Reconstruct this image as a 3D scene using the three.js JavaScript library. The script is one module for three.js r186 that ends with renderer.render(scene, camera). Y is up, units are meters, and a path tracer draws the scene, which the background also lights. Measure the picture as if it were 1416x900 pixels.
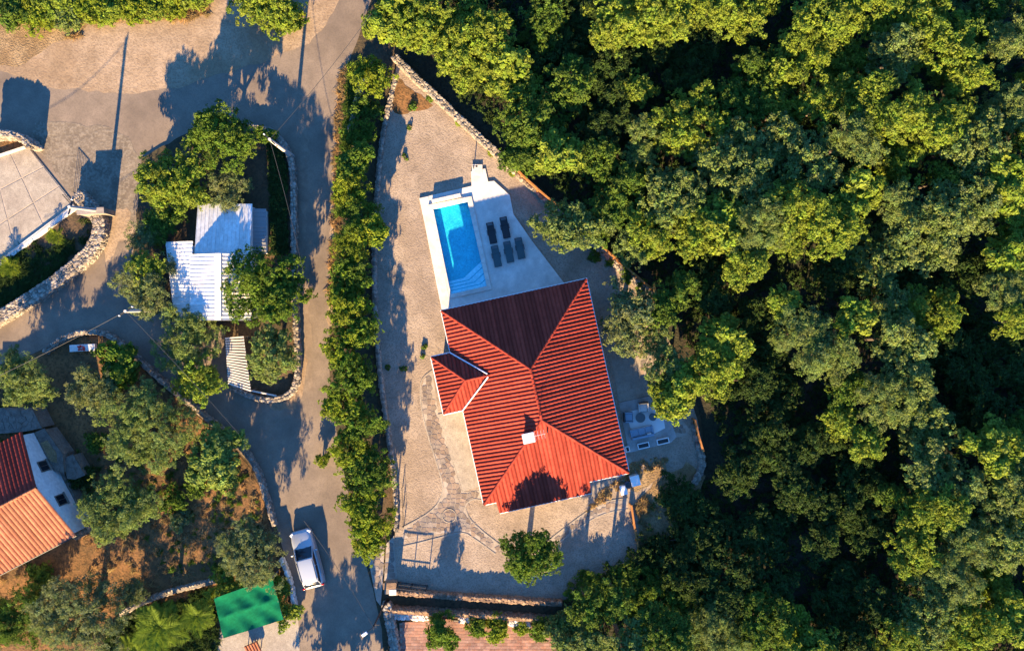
import * as THREE from 'three';
import { mergeGeometries } from 'three/addons/utils/BufferGeometryUtils.js';
import { RoundedBoxGeometry } from 'three/addons/geometries/RoundedBoxGeometry.js';

// ------------------------------------------------------------------ camera, sky, sun, exposure
const S = 16, H = 70;                       // survey units per metre on the ground, height of the drone in metres
const scene = new THREE.Scene();
const camera = new THREE.PerspectiveCamera(2 * Math.atan(28.125 / H) * 180 / Math.PI, 1024 / 650, 1, 400);
camera.position.set(0, H, 0); camera.up.set(0, 0, -1); camera.lookAt(0, 0, 0);
const renderer = new THREE.WebGLRenderer({ antialias: true });
renderer.setSize(1024, 650);
renderer.toneMapping = THREE.LinearToneMapping;
renderer.toneMappingExposure = 4.8;
renderer.shadowMap.enabled = true;
{
  const w = 128, h = 64, d = new Float32Array(w * h * 4);
  for (let j = 0; j < h; j++) {
    const el = ((j + 0.5) / h - 0.5) * Math.PI, t = Math.pow(1 - Math.max(0, Math.sin(el)), 3);
    for (let i = 0; i < w; i++) {
      const o = (j * w + i) * 4;
      d[o] = 0.027 + 0.010 * t; d[o + 1] = 0.104 + 0.016 * t; d[o + 2] = 0.300 + 0.02 * t; d[o + 3] = 1;
    }
  }
  const sky = new THREE.DataTexture(d, w, h, THREE.RGBAFormat, THREE.FloatType);
  sky.mapping = THREE.EquirectangularReflectionMapping; sky.magFilter = sky.minFilter = THREE.LinearFilter; sky.needsUpdate = true;
  scene.background = sky; scene.environment = sky;
}
const sun = new THREE.DirectionalLight(new THREE.Color().setRGB(1, 0.73, 0.40), 5);
const ELEV = 21 * Math.PI / 180;
sun.position.set(-0.11 * 100, Math.tan(ELEV) * 100.6, 100);
sun.castShadow = true; sun.shadow.radius = 1; sun.shadow.mapSize.set(4096, 4096);
Object.assign(sun.shadow.camera, { left: -70, right: 70, top: 70, bottom: -70, near: 1, far: 300 });
scene.add(sun, sun.target);

// ------------------------------------------------------------------ helpers
function rng(seed) { let a = seed >>> 0; return () => { a = (a + 0x6D2B79F5) >>> 0; let t = a; t = Math.imul(t ^ (t >>> 15), t | 1); t ^= t + Math.imul(t ^ (t >>> 7), t | 61); return ((t ^ (t >>> 14)) >>> 0) / 4294967296; }; }
const V = (x, y, z) => new THREE.Vector3(x, y, z);
const at = (px, py, y = 0) => V((px - 708) / S * (H - y) / H, y, (py - 450) / S * (H - y) / H);
const lin = (r, g, b) => new THREE.Color().setRGB(r, g, b);
const taken = {};
function numbered(n) { const k = taken[n] = (taken[n] ?? -1) + 1; return k ? n + '_' + String(k).padStart(3, '0') : n; }
function tag(o, label, category, group) { o.userData.label = label; o.userData.category = category; if (group) o.userData.group = group; return o; }
function thing(name, label, category, p = V(0, 0, 0), turn = 0, group) { const o = new THREE.Group(); o.name = numbered(name); o.position.copy(p); o.rotation.y = turn; scene.add(o); return tag(o, label, category, group); }
function mesh(name, geo, mat, parent) { const m = new THREE.Mesh(geo, mat); m.name = parent ? name : numbered(name); m.castShadow = m.receiveShadow = true; (parent ?? scene).add(m); return m; }
function struct(name, geo, mat) { const m = mesh(name, geo, mat); m.userData.kind = 'structure'; return m; }
const merge = (a) => mergeGeometries(a.map((g) => { g = g.index ? g.toNonIndexed() : g; for (const k of Object.keys(g.attributes)) if (!['position', 'normal', 'uv'].includes(k)) g.deleteAttribute(k); return g; }));
function box(w, h, d, x = 0, y = 0, z = 0) { const g = new THREE.BoxGeometry(w, h, d); g.translate(x, y, z); return g; }
function rbox(w, h, d, r, x = 0, y = 0, z = 0) { const g = new RoundedBoxGeometry(w, h, d, 2, Math.min(r, w / 2.01, h / 2.01, d / 2.01)); g.translate(x, y, z); return g; }
function cyl(r0, r1, a, b, n = 8) { const L = a.distanceTo(b), g = new THREE.CylinderGeometry(r1, r0, L, n); g.translate(0, L / 2, 0); g.applyQuaternion(new THREE.Quaternion().setFromUnitVectors(V(0, 1, 0), b.clone().sub(a).normalize())); g.translate(a.x, a.y, a.z); return g; }
const gpt = (pts, y = 0) => pts.map(([x, z]) => { const p = at(x, z, y); return [p.x, p.z]; });
function roughen(pts, amp, step, seed) {       // subdivides a closed outline in metres and lets it wander
  const R = rng(seed), out = [];
  for (let i = 0; i < pts.length; i++) {
    const [a, b] = pts[i], [c, d] = pts[(i + 1) % pts.length], n = Math.max(1, Math.round(Math.hypot(c - a, d - b) / step));
    for (let k = 0; k < n; k++) out.push([a + (c - a) * k / n + (R() - 0.5) * amp, b + (d - b) * k / n + (R() - 0.5) * amp]);
  }
  return out;
}
function shape(pts, holes = []) {
  const s = new THREE.Shape(pts.map(([x, z]) => new THREE.Vector2(x, -z)));
  for (const h of holes) s.holes.push(new THREE.Path(h.map(([x, z]) => new THREE.Vector2(x, -z))));
  return s;
}
function sheet(pts, y, holes) { const g = new THREE.ShapeGeometry(shape(pts, holes)); g.rotateX(-Math.PI / 2); g.translate(0, y, 0); return g; }
function block(pts, y0, y1, holes, bevel = 0) {
  const g = new THREE.ExtrudeGeometry(shape(pts, holes), bevel ? { depth: y1 - y0 - bevel, bevelEnabled: true, bevelThickness: bevel, bevelSize: bevel, bevelOffset: -bevel, bevelSegments: 1 } : { depth: y1 - y0, bevelEnabled: false });
  g.rotateX(-Math.PI / 2); g.translate(0, y0, 0); return g;
}
function ribbon(pts, w) {                       // closed outline of a strip of width w round an open line in metres
  const l = [], r = [];
  pts.forEach((p, i) => {
    const a = pts[Math.max(0, i - 1)], b = pts[Math.min(pts.length - 1, i + 1)], L = Math.hypot(b[0] - a[0], b[1] - a[1]) || 1, nx = -(b[1] - a[1]) / L, nz = (b[0] - a[0]) / L, ww = (Array.isArray(w) ? w[i] : w) / 2;
    l.push([p[0] + nx * ww, p[1] + nz * ww]); r.unshift([p[0] - nx * ww, p[1] - nz * ww]);
  });
  return [...l, ...r];
}
function curve(pts, n) { const c = new THREE.CatmullRomCurve3(pts.map(([x, z]) => V(x, 0, z))); return c.getSpacedPoints(n).map((p) => [p.x, p.z]); }
function inside(x, z, poly) { let c = false; for (let i = 0, j = poly.length - 1; i < poly.length; j = i++) { const [a, b] = poly[i], [d, e] = poly[j]; if (b > z !== e > z && x < (d - a) * (z - b) / (e - b) + a) c = !c; } return c; }

// ------------------------------------------------------------------ textures and materials
function lattice(n, seed) { const R = rng(seed), a = new Float32Array(n * n); for (let i = 0; i < a.length; i++) a[i] = R(); return a; }
function fbm(size, freq, oct, seed, gain = 0.55) {      // tileable noise field, about 0..1
  const out = new Float32Array(size * size); let amp = 1, sum = 0;
  for (let o = 0; o < oct; o++) {
    const n = Math.min(size, freq << o), L = lattice(n, seed + o * 31), f = n / size;
    for (let j = 0; j < size; j++) {
      const y = j * f, y0 = Math.floor(y), v = y - y0, sv = v * v * (3 - 2 * v), r0 = (y0 % n) * n, r1 = ((y0 + 1) % n) * n;
      for (let i = 0; i < size; i++) {
        const x = i * f, x0 = Math.floor(x), u = x - x0, su = u * u * (3 - 2 * u), a = x0 % n, b = (x0 + 1) % n;
        const p = L[r0 + a] + (L[r0 + b] - L[r0 + a]) * su, q = L[r1 + a] + (L[r1 + b] - L[r1 + a]) * su;
        out[j * size + i] += amp * (p + (q - p) * sv);
      }
    }
    sum += amp; amp *= gain;
  }
  for (let i = 0; i < out.length; i++) out[i] /= sum;
  return out;
}
const toS = (c) => 255 * Math.min(1, c <= 0.0031308 ? 12.92 * c : 1.055 * Math.pow(Math.max(c, 0), 1 / 2.4) - 0.055);
function dataTex(size, metres, fn, srgb) {
  const d = new Uint8Array(size * size * 4);
  for (let i = 0; i < size * size; i++) { const c = fn(i); d[i * 4] = c[0]; d[i * 4 + 1] = c[1]; d[i * 4 + 2] = c[2]; d[i * 4 + 3] = 255; }
  const t = new THREE.DataTexture(d, size, size); t.wrapS = t.wrapT = THREE.RepeatWrapping; t.magFilter = THREE.LinearFilter; t.minFilter = THREE.LinearMipmapLinearFilter; t.generateMipmaps = true;
  t.repeat.set(1 / metres, 1 / metres); if (srgb) t.colorSpace = THREE.SRGBColorSpace; t.needsUpdate = true; return t;
}
// earthy surface: base colour, second colour in coarse patches, third in fine grains; bump from the grains
function surface(seed, { size = 512, metres = 16, a, b, c, patch = 6, grain = 128, patchPow = 1, grainCut = 0.55, contrast = 0.5, bump = 0.01, rough = 0.95, matte, extra = {} }) {
  const P = fbm(size, patch, 5, seed), G = fbm(size, grain, 3, seed + 7, 0.7), M = fbm(size, 24, 3, seed + 13);
  const col = (i) => {
    const p = Math.min(1, Math.max(0, (P[i] - 0.5) * 3.2 * patchPow + 0.5)), g = Math.min(1, Math.max(0, (G[i] - grainCut) * 6 + 0.5)) * contrast, m = 0.8 + 0.4 * M[i];
    return [0, 1, 2].map((k) => toS(((a[k] * (1 - p) + b[k] * p) * (1 - g) + c[k] * g) * m));
  };
  const map = dataTex(size, metres, col, true), bm = dataTex(size, metres, (i) => { const v = 255 * (0.7 * G[i] + 0.3 * M[i]); return [v, v, v]; });
  return new THREE.MeshPhysicalMaterial({ map, bumpMap: bm, bumpScale: bump, roughness: rough, specularIntensity: matte ?? 0.6, ...extra });
}
const M = {};
M.ground = surface(11, { metres: 20, a: [0.10, 0.062, 0.034], b: [0.055, 0.045, 0.022], c: [0.03, 0.025, 0.015], grain: 128, contrast: 0.6, bump: 0.06 });
M.garden = surface(12, { metres: 14, a: [0.20, 0.10, 0.038], b: [0.105, 0.06, 0.026], c: [0.06, 0.038, 0.016], patch: 8, grain: 96, contrast: 0.65, bump: 0.06 });
M.asphalt = surface(13, { metres: 22, a: [0.204, 0.156, 0.112], b: [0.156, 0.119, 0.087], c: [0.095, 0.077, 0.062], patch: 7, grain: 256, contrast: 0.35, bump: 0.006, rough: 0.9 });
M.oldAsphalt = surface(14, { metres: 11, a: [0.165, 0.13, 0.092], b: [0.125, 0.098, 0.07], c: [0.25, 0.205, 0.15], patch: 9, grain: 72, contrast: 0.6, bump: 0.02 });
M.dirt = surface(15, { metres: 17, a: [0.31, 0.226, 0.146], b: [0.25, 0.174, 0.104], c: [0.16, 0.105, 0.064], patch: 7, grain: 150, contrast: 0.5, bump: 0.03 });
M.gravel = surface(16, { metres: 19, size: 1024, a: [0.31, 0.242, 0.18], b: [0.25, 0.19, 0.138], c: [0.14, 0.105, 0.076], patch: 9, patchPow: 1.2, grain: 240, grainCut: 0.57, contrast: 0.55, bump: 0.04 });
M.drygrass = surface(17, { metres: 9, a: [0.29, 0.20, 0.105], b: [0.21, 0.135, 0.065], c: [0.12, 0.08, 0.04], patch: 8, grain: 110, contrast: 0.7, bump: 0.07 });
M.concrete = surface(18, { metres: 12, a: [0.62, 0.58, 0.52], b: [0.54, 0.50, 0.445], c: [0.40, 0.37, 0.33], patch: 6, grain: 200, contrast: 0.3, bump: 0.004, rough: 0.85 });
M.whiteStone = surface(19, { metres: 8, a: [0.58, 0.535, 0.47], b: [0.52, 0.475, 0.415], c: [0.39, 0.35, 0.31], grain: 160, contrast: 0.25, bump: 0.003, rough: 0.8 });
M.aggregate = surface(20, { metres: 6, a: [0.33, 0.285, 0.225], b: [0.28, 0.235, 0.185], c: [0.18, 0.15, 0.115], patch: 5, grain: 128, contrast: 0.55, bump: 0.012 });
M.mortar = surface(21, { metres: 6, a: [0.36, 0.30, 0.24], b: [0.30, 0.25, 0.19], c: [0.22, 0.17, 0.13], grain: 128, contrast: 0.4, bump: 0.01 });
M.stone = surface(22, { metres: 3, a: [0.27, 0.23, 0.18], b: [0.21, 0.172, 0.132], c: [0.12, 0.10, 0.08], patch: 8, grain: 64, contrast: 0.5, bump: 0.02 });
M.flag = surface(23, { metres: 5, a: [0.215, 0.165, 0.125], b: [0.165, 0.13, 0.105], c: [0.28, 0.21, 0.16], patch: 10, grain: 90, contrast: 0.4, bump: 0.008, extra: { vertexColors: true } });
M.plaster = surface(24, { metres: 5, a: [0.74, 0.72, 0.68], b: [0.70, 0.675, 0.63], c: [0.6, 0.56, 0.5], grain: 128, contrast: 0.25, bump: 0.003 });
M.stoneSlab = surface(25, { metres: 3, a: [0.15, 0.12, 0.095], b: [0.095, 0.075, 0.06], c: [0.22, 0.18, 0.14], patch: 10, grain: 80, contrast: 0.5, bump: 0.02 });
const tileOpt = { matte: 0.2, metres: 4, patch: 6, grain: 64, contrast: 0.35, bump: 0.006, rough: 0.75 };
const tileVariants = (seed, base) => [0.8, 0.93, 1.04, 1.16].map((k, i) => surface(seed + i, { ...tileOpt, size: 256, a: base.map((v) => v * k), b: base.map((v, j) => v * k * [0.86, 0.8, 0.8][j]), c: base.map((v, j) => v * k * [0.72, 0.65, 0.7][j]) }));
M.tile = tileVariants(40, [0.255, 0.040, 0.024]);
M.oldTile = tileVariants(50, [0.33, 0.128, 0.066]);
M.metalRoof = [0.92, 1, 1.06].map((k, i) => surface(60 + i, { size: 256, metres: 5, a: [0.66 * k, 0.645 * k, 0.61 * k], b: [0.58 * k, 0.565 * k, 0.53 * k], c: [0.45 * k, 0.42 * k, 0.38 * k], patch: 5, grain: 50, contrast: 0.35, bump: 0.002, rough: 0.5 }));
const std = (r, g, b, rough = 0.8, o = {}) => new THREE.MeshStandardMaterial({ color: lin(r, g, b), roughness: rough, ...o });
M.wood = surface(70, { size: 256, metres: 2, a: [0.42, 0.19, 0.055], b: [0.33, 0.135, 0.04], c: [0.22, 0.09, 0.03], patch: 4, grain: 64, contrast: 0.5, bump: 0.004 });
M.greyWood = surface(71, { size: 256, metres: 2, a: [0.30, 0.26, 0.22], b: [0.24, 0.2, 0.165], c: [0.15, 0.12, 0.1], patch: 4, grain: 64, contrast: 0.5, bump: 0.004 });
M.bark = surface(72, { size: 256, metres: 1.5, a: [0.12, 0.09, 0.065], b: [0.085, 0.065, 0.048], c: [0.045, 0.035, 0.025], patch: 6, grain: 48, contrast: 0.6, bump: 0.03 });
M.poolTile = surface(73, { size: 512, metres: 3, a: [0.02, 0.44, 0.52], b: [0.014, 0.37, 0.46], c: [0.08, 0.62, 0.66], patch: 12, grain: 60, contrast: 0.5, bump: 0.002, rough: 0.4 });
M.poolStep = surface(74, { size: 256, metres: 3, a: [0.46, 0.76, 0.78], b: [0.40, 0.70, 0.73], c: [0.55, 0.8, 0.82], grain: 60, contrast: 0.4, bump: 0.002, rough: 0.4 });
M.white = std(0.72, 0.71, 0.68, 0.6); M.gutter = std(0.62, 0.62, 0.62, 0.4); M.dark = std(0.012, 0.014, 0.018, 0.5); M.iron = std(0.03, 0.03, 0.032, 0.5, { metalness: 0.4 });
M.pole = std(0.42, 0.39, 0.35, 0.85); M.wire = std(0.03, 0.03, 0.03, 0.6);
M.window = new THREE.MeshPhysicalMaterial({ color: lin(0.012, 0.016, 0.022), roughness: 0.08, specularIntensity: 1 });

// ------------------------------------------------------------------ the setting
const poolIn = gpt([[599, 289], [646.5, 278.5], [673, 395.5], [623.5, 406.7]], 0.55);
const poolOut = gpt([[592, 283], [652, 271], [680, 400], [622, 413]], 0.55);
const poolMid = [0, 1].map((k) => poolIn.reduce((a, p) => a + p[k] / 4, 0)), poolHole = poolIn.map(([x, z]) => [poolMid[0] + (x - poolMid[0]) * 1.05, poolMid[1] + (z - poolMid[1]) * 1.05]);
struct('ground', sheet([[-150, -150], [150, -150], [150, 150], [-150, 150]], 0, [poolHole]), M.ground);
struct('road', sheet(roughen(gpt([[-300, 60], [0, 90], [300, 70], [440, 20], [470, -60], [530, -60], [512, 0], [496, 50], [477, 100], [468, 160], [462, 260], [458, 360], [455, 450], [456, 540], [468, 620], [486, 700], [500, 760], [515, 815], [528, 870], [534, 960], [405, 960], [412, 880], [408, 820], [395, 770], [380, 725], [350, 645], [295, 592], [200, 510], [150, 463], [110, 458], [70, 478], [20, 498], [-300, 600]]), 0.12, 0.8, 5), 0.012), M.asphalt);
struct('dirt_lot', sheet(roughen(gpt([[-260, -260], [475, -260], [468, 0], [460, 18], [446, 40], [425, 59], [370, 83], [318, 100], [290, 107], [245, 121], [200, 127], [150, 130], [105, 122], [70, 123], [45, 112], [0, 100], [-260, 60]]), 0.28, 0.6, 6), 0.02), M.dirt);
struct('dry_verge', sheet(roughen(gpt([[-40, -40], [290, -40], [285, 12], [240, 22], [180, 30], [120, 40], [70, 55], [50, 80], [0, 90], [-40, 90]]), 0.9, 0.7, 7), 0.026), M.drygrass);
struct('shoulder', sheet(roughen(gpt([[50, 166], [100, 172], [150, 176], [178, 190], [192, 215], [190, 280], [182, 330], [155, 310], [145, 285], [115, 262], [98, 268], [60, 215], [40, 200]]), 0.3, 0.6, 8), 0.02), M.oldAsphalt);
struct('verge', sheet(roughen(gpt([[150, 288], [178, 286], [186, 330], [180, 352], [172, 330], [160, 345], [146, 372], [142, 330]]), 0.5, 0.5, 9), 0.024), M.dirt);
struct('verge', sheet(roughen(gpt([[470, 90], [480, 96], [474, 160], [468, 260], [464, 360], [460, 450], [452, 450], [455, 330], [462, 200], [466, 130]]), 0.3, 0.6, 10), 0.024), M.dirt);
struct('verge', sheet(roughen(gpt([[416, 430], [424, 500], [420, 548], [408, 566], [372, 566], [372, 558], [402, 552], [412, 538], [410, 440]]), 0.25, 0.5, 10), 0.024), M.dirt);
struct('dust_track', sheet(roughen(gpt([[409, 100], [418, 98], [424, 150], [426, 210], [424, 300], [428, 420], [432, 540], [424, 540], [420, 420], [416, 300], [417, 220], [414, 150]]), 0.35, 0.5, 18), 0.018), surface(84, { metres: 7, a: [0.225, 0.17, 0.12], b: [0.185, 0.14, 0.1], c: [0.14, 0.105, 0.078], patch: 9, grain: 100, contrast: 0.4, bump: 0.004 }));
struct('garden_soil', sheet(roughen(gpt([[-60, 520], [20, 500], [70, 482], [110, 464], [150, 468], [200, 515], [295, 596], [348, 648], [374, 722], [384, 770], [396, 800], [400, 860], [290, 900], [260, 980], [-60, 980]]), 0.3, 0.8, 11), 0.018), M.garden);
struct('courtyard', sheet(gpt([[295, 870], [395, 850], [412, 850], [418, 980], [296, 980]]), 0.03), M.aggregate);
struct('garden_soil', sheet(roughen(gpt([[-60, 360], [0, 366], [100, 294], [128, 305], [128, 335], [60, 395], [0, 432], [-60, 470]]), 0.2, 0.8, 12), 0.03), M.ground);
struct('island_soil', block(roughen(gpt([[345, 176], [372, 184], [398, 215], [403, 300], [404, 400], [408, 500], [402, 540], [378, 552], [346, 546], [316, 530], [312, 455], [246, 446], [190, 402], [184, 362], [196, 220], [262, 182], [300, 152]]), 0.15, 0.7, 13), -0.2, 0.18), M.ground);
const yardPts = roughen(gpt([[549, 84], [600, 133], [660, 192], [712, 236], [765, 284], [830, 344], [900, 404], [925, 470], [965, 580], [972, 640], [925, 690], [905, 740], [885, 778], [800, 822], [768, 834], [540, 816], [532, 806], [546, 745], [546, 690], [537, 600], [525, 520], [519, 430], [517, 340], [521, 260], [529, 180], [545, 112]], 0.25), 0.06, 1.2, 14);
struct('gravel_yard', block(yardPts, -0.3, 0.25, [poolHole]), M.gravel);
struct('dry_verge', sheet(roughen(gpt([[878, 698], [905, 668], [950, 640], [975, 660], [950, 720], [905, 760], [888, 770]], 0.26), 0.3, 0.6, 15), 0.262), M.drygrass);
struct('dry_verge', sheet(roughen(gpt([[880, 655], [920, 640], [925, 655], [880, 680], [868, 678]], 0.26), 0.3, 0.5, 16), 0.262), M.drygrass);
struct('soil_bed', sheet(roughen(gpt([[549, 110], [556, 112], [600, 146], [590, 150], [562, 158], [545, 158], [542, 140]], 0.26), 0.3, 0.5, 17), 0.262), M.garden);

// crazy paving: bed of mortar with every flagstone a low polygon
function cells(poly, size, seed, gap) {
  const xs = poly.map((p) => p[0]), zs = poly.map((p) => p[1]), x0 = Math.min(...xs), x1 = Math.max(...xs), z0 = Math.min(...zs), z1 = Math.max(...zs), R = rng(seed), grid = new Map(), nx = Math.ceil((x1 - x0) / size) + 2, nz = Math.ceil((z1 - z0) / size) + 2, out = [];
  for (let i = -1; i < nx; i++) for (let j = -1; j < nz; j++) grid.set(i + ',' + j, [x0 + (i + 0.1 + 0.8 * R()) * size, z0 + (j + 0.1 + 0.8 * R()) * size]);
  for (let i = 0; i < nx - 1; i++) for (let j = 0; j < nz - 1; j++) {
    const c = grid.get(i + ',' + j); if (!inside(c[0], c[1], poly)) continue;
    let p = [[-1, -1], [1, -1], [1, 1], [-1, 1]].map(([a, b]) => [c[0] + a * size * 1.3, c[1] + b * size * 1.3]);
    for (let di = -2; di <= 2; di++) for (let dj = -2; dj <= 2; dj++) {
      const q = grid.get((i + di) + ',' + (j + dj)); if (!q || (!di && !dj)) continue;
      const L = Math.hypot(q[0] - c[0], q[1] - c[1]), nx_ = (q[0] - c[0]) / L, nz_ = (q[1] - c[1]) / L, lim = L / 2 - gap / 2, r = [];
      for (let k = 0; k < p.length; k++) {
        const a = p[k], b = p[(k + 1) % p.length], da = (a[0] - c[0]) * nx_ + (a[1] - c[1]) * nz_ - lim, db = (b[0] - c[0]) * nx_ + (b[1] - c[1]) * nz_ - lim;
        if (da <= 0) r.push(a);
        if (da * db < 0) { const t = da / (da - db); r.push([a[0] + (b[0] - a[0]) * t, a[1] + (b[1] - a[1]) * t]); }
      }
      p = r; if (p.length < 3) break;
    }
    if (p.length >= 3 && p.filter(([x, z]) => !inside(x, z, poly)).length <= 1) out.push(p);
  }
  return out;
}
function cellGeo(list, y0, y1, seed, spread = 0.5) {
  const R = rng(seed), pos = [], nor = [], uv = [], col = [];
  for (const p of list) {
    const k = 1 - spread / 2 + spread * R(), warm = 0.92 + 0.16 * R(), y = y1 - 0.006 * R(), c = [k * warm, k, k / warm];
    const tri = (a, b, d, n) => { for (const v of [a, b, d]) { pos.push(...v); nor.push(...n); uv.push(v[0], v[2]); col.push(...c); } };
    for (let i = 1; i + 1 < p.length; i++) tri([p[0][0], y, p[0][1]], [p[i + 1][0], y, p[i + 1][1]], [p[i][0], y, p[i][1]], [0, 1, 0]);
    for (let i = 0; i < p.length; i++) { const a = p[i], b = p[(i + 1) % p.length], L = Math.hypot(b[0] - a[0], b[1] - a[1]) || 1, n = [(b[1] - a[1]) / L, 0, -(b[0] - a[0]) / L]; tri([a[0], y0, a[1]], [a[0], y, a[1]], [b[0], y, b[1]], n); tri([a[0], y0, a[1]], [b[0], y, b[1]], [b[0], y0, b[1]], n); }
  }
  const g = new THREE.BufferGeometry();
  g.setAttribute('position', new THREE.Float32BufferAttribute(pos, 3)); g.setAttribute('normal', new THREE.Float32BufferAttribute(nor, 3)); g.setAttribute('uv', new THREE.Float32BufferAttribute(uv, 2)); g.setAttribute('color', new THREE.Float32BufferAttribute(col, 3));
  return g;
}
function paving(pts, y, size, seed, name = 'path', mat = M.flag, gap = 0.045, bedMat = M.mortar) {
  const poly = gpt(pts, y), bed = struct(name, block(poly, y - 0.2, y), bedMat), s = mesh('flagstones', cellGeo(cells(poly, size, seed, gap), y - 0.02, y + 0.025, seed), mat, bed);
  s.userData.kind = 'stuff'; return bed;
}
function kerbLine(pts, y, w = 0.1, h = 0.028, n = 40) { return struct('kerb', block(ribbon(curve(gpt(pts, y), n), Math.min(w, 0.1)), y - 0.15, y + h), M.aggregate); }
paving([[598, 513], [586, 524], [582, 540], [583, 570], [592, 608], [602, 640], [611, 668], [611, 682], [602, 700], [580, 717], [558, 730], [556, 745], [600, 739], [636, 734], [648, 737], [672, 754], [684, 764], [694, 757], [664, 730], [648, 714], [644, 700], [652, 692], [668, 690], [664, 678], [640, 680], [624, 632], [606, 572]], 0.262, 0.42, 71);
paving([[752, 754], [790, 724], [815, 706], [836, 696], [868, 690], [868, 703], [840, 709], [820, 717], [772, 751]], 0.262, 0.38, 72);
paving([[534, 752], [544, 742], [549, 804], [531, 803]], 0.262, 0.45, 73);
paving([[508, 768], [532, 748], [529, 806], [526, 838], [520, 830]], 0.10, 0.5, 74, 'pavement');
paving([[880, 494], [900, 490], [905, 505], [893, 508], [894, 530], [905, 545], [900, 552], [889, 537], [883, 515]], 0.265, 0.42, 75);
paving([[924, 575], [938, 572], [954, 594], [950, 602], [934, 605]], 0.265, 0.42, 76);
kerbLine([[598, 512], [584, 524], [581, 545], [584, 572], [594, 610], [605, 645], [612, 674], [608, 692], [594, 708], [556, 730]], 0.262);
kerbLine([[606, 573], [615, 603], [626, 640], [639, 680]], 0.262);
kerbLine([[669, 692], [653, 691], [644, 699], [648, 715], [664, 732], [692, 754]], 0.262);
kerbLine([[545, 758], [574, 752], [606, 744], [640, 737], [660, 748], [685, 766]], 0.262);
kerbLine([[752, 753], [792, 722], [818, 704], [838, 694], [868, 689]], 0.262, 0.16);
kerbLine([[770, 752], [820, 718], [842, 709], [868, 704]], 0.262, 0.12);
kerbLine([[544, 741], [546, 770], [549, 804]], 0.262, 0.12);
kerbLine([[886, 495], [884, 512], [890, 534], [903, 552]], 0.265, 0.1); kerbLine([[899, 492], [892, 508], [894, 528], [906, 544]], 0.265, 0.1);
// garden ring kerb set in the paving
{ const c = at(621, 713, 0.262), g = new THREE.TorusGeometry(0.58, 0.035, 6, 28); g.rotateX(Math.PI / 2); g.translate(c.x, 0.285, c.z); struct('kerb', g, M.aggregate); }

// concrete terraces
struct('terrace', block(gpt([[605, 573], [640, 567], [666, 672], [640, 680]], 0.3), 0.1, 0.3), M.aggregate);
struct('terrace', block(gpt([[846, 498], [878, 494], [884, 516], [890, 538], [897, 547], [856, 556]], 0.28), 0.1, 0.28), M.aggregate);
struct('terrace', block(gpt([[856, 557], [897, 548], [904, 556], [925, 575], [936, 604], [928, 612], [870, 626]], 0.3), 0.1, 0.3), surface(86, { metres: 8, a: [0.36, 0.345, 0.32], b: [0.3, 0.285, 0.265], c: [0.22, 0.2, 0.18], grain: 160, contrast: 0.35, bump: 0.004 }));
struct('terrace', block(gpt([[812, 640], [872, 632], [880, 652], [872, 668], [838, 672], [818, 688]], 0.3), 0.1, 0.295), M.aggregate);
const deckPts = gpt([[580, 274], [592, 271], [644, 259], [652, 257], [651, 237], [671, 233], [675, 251], [683, 250], [705, 270], [710, 296], [735, 332], [780, 391], [760, 420], [613, 440]], 0.4);
struct('pool_deck', block(deckPts, 0.1, 0.4, [poolHole]), M.concrete);
struct('pool_deck', block(gpt([[579.5, 274], [592, 271.4], [621, 412], [626, 434], [614, 436]], 0.45), 0.12, 0.43), M.whiteStone);

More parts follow.
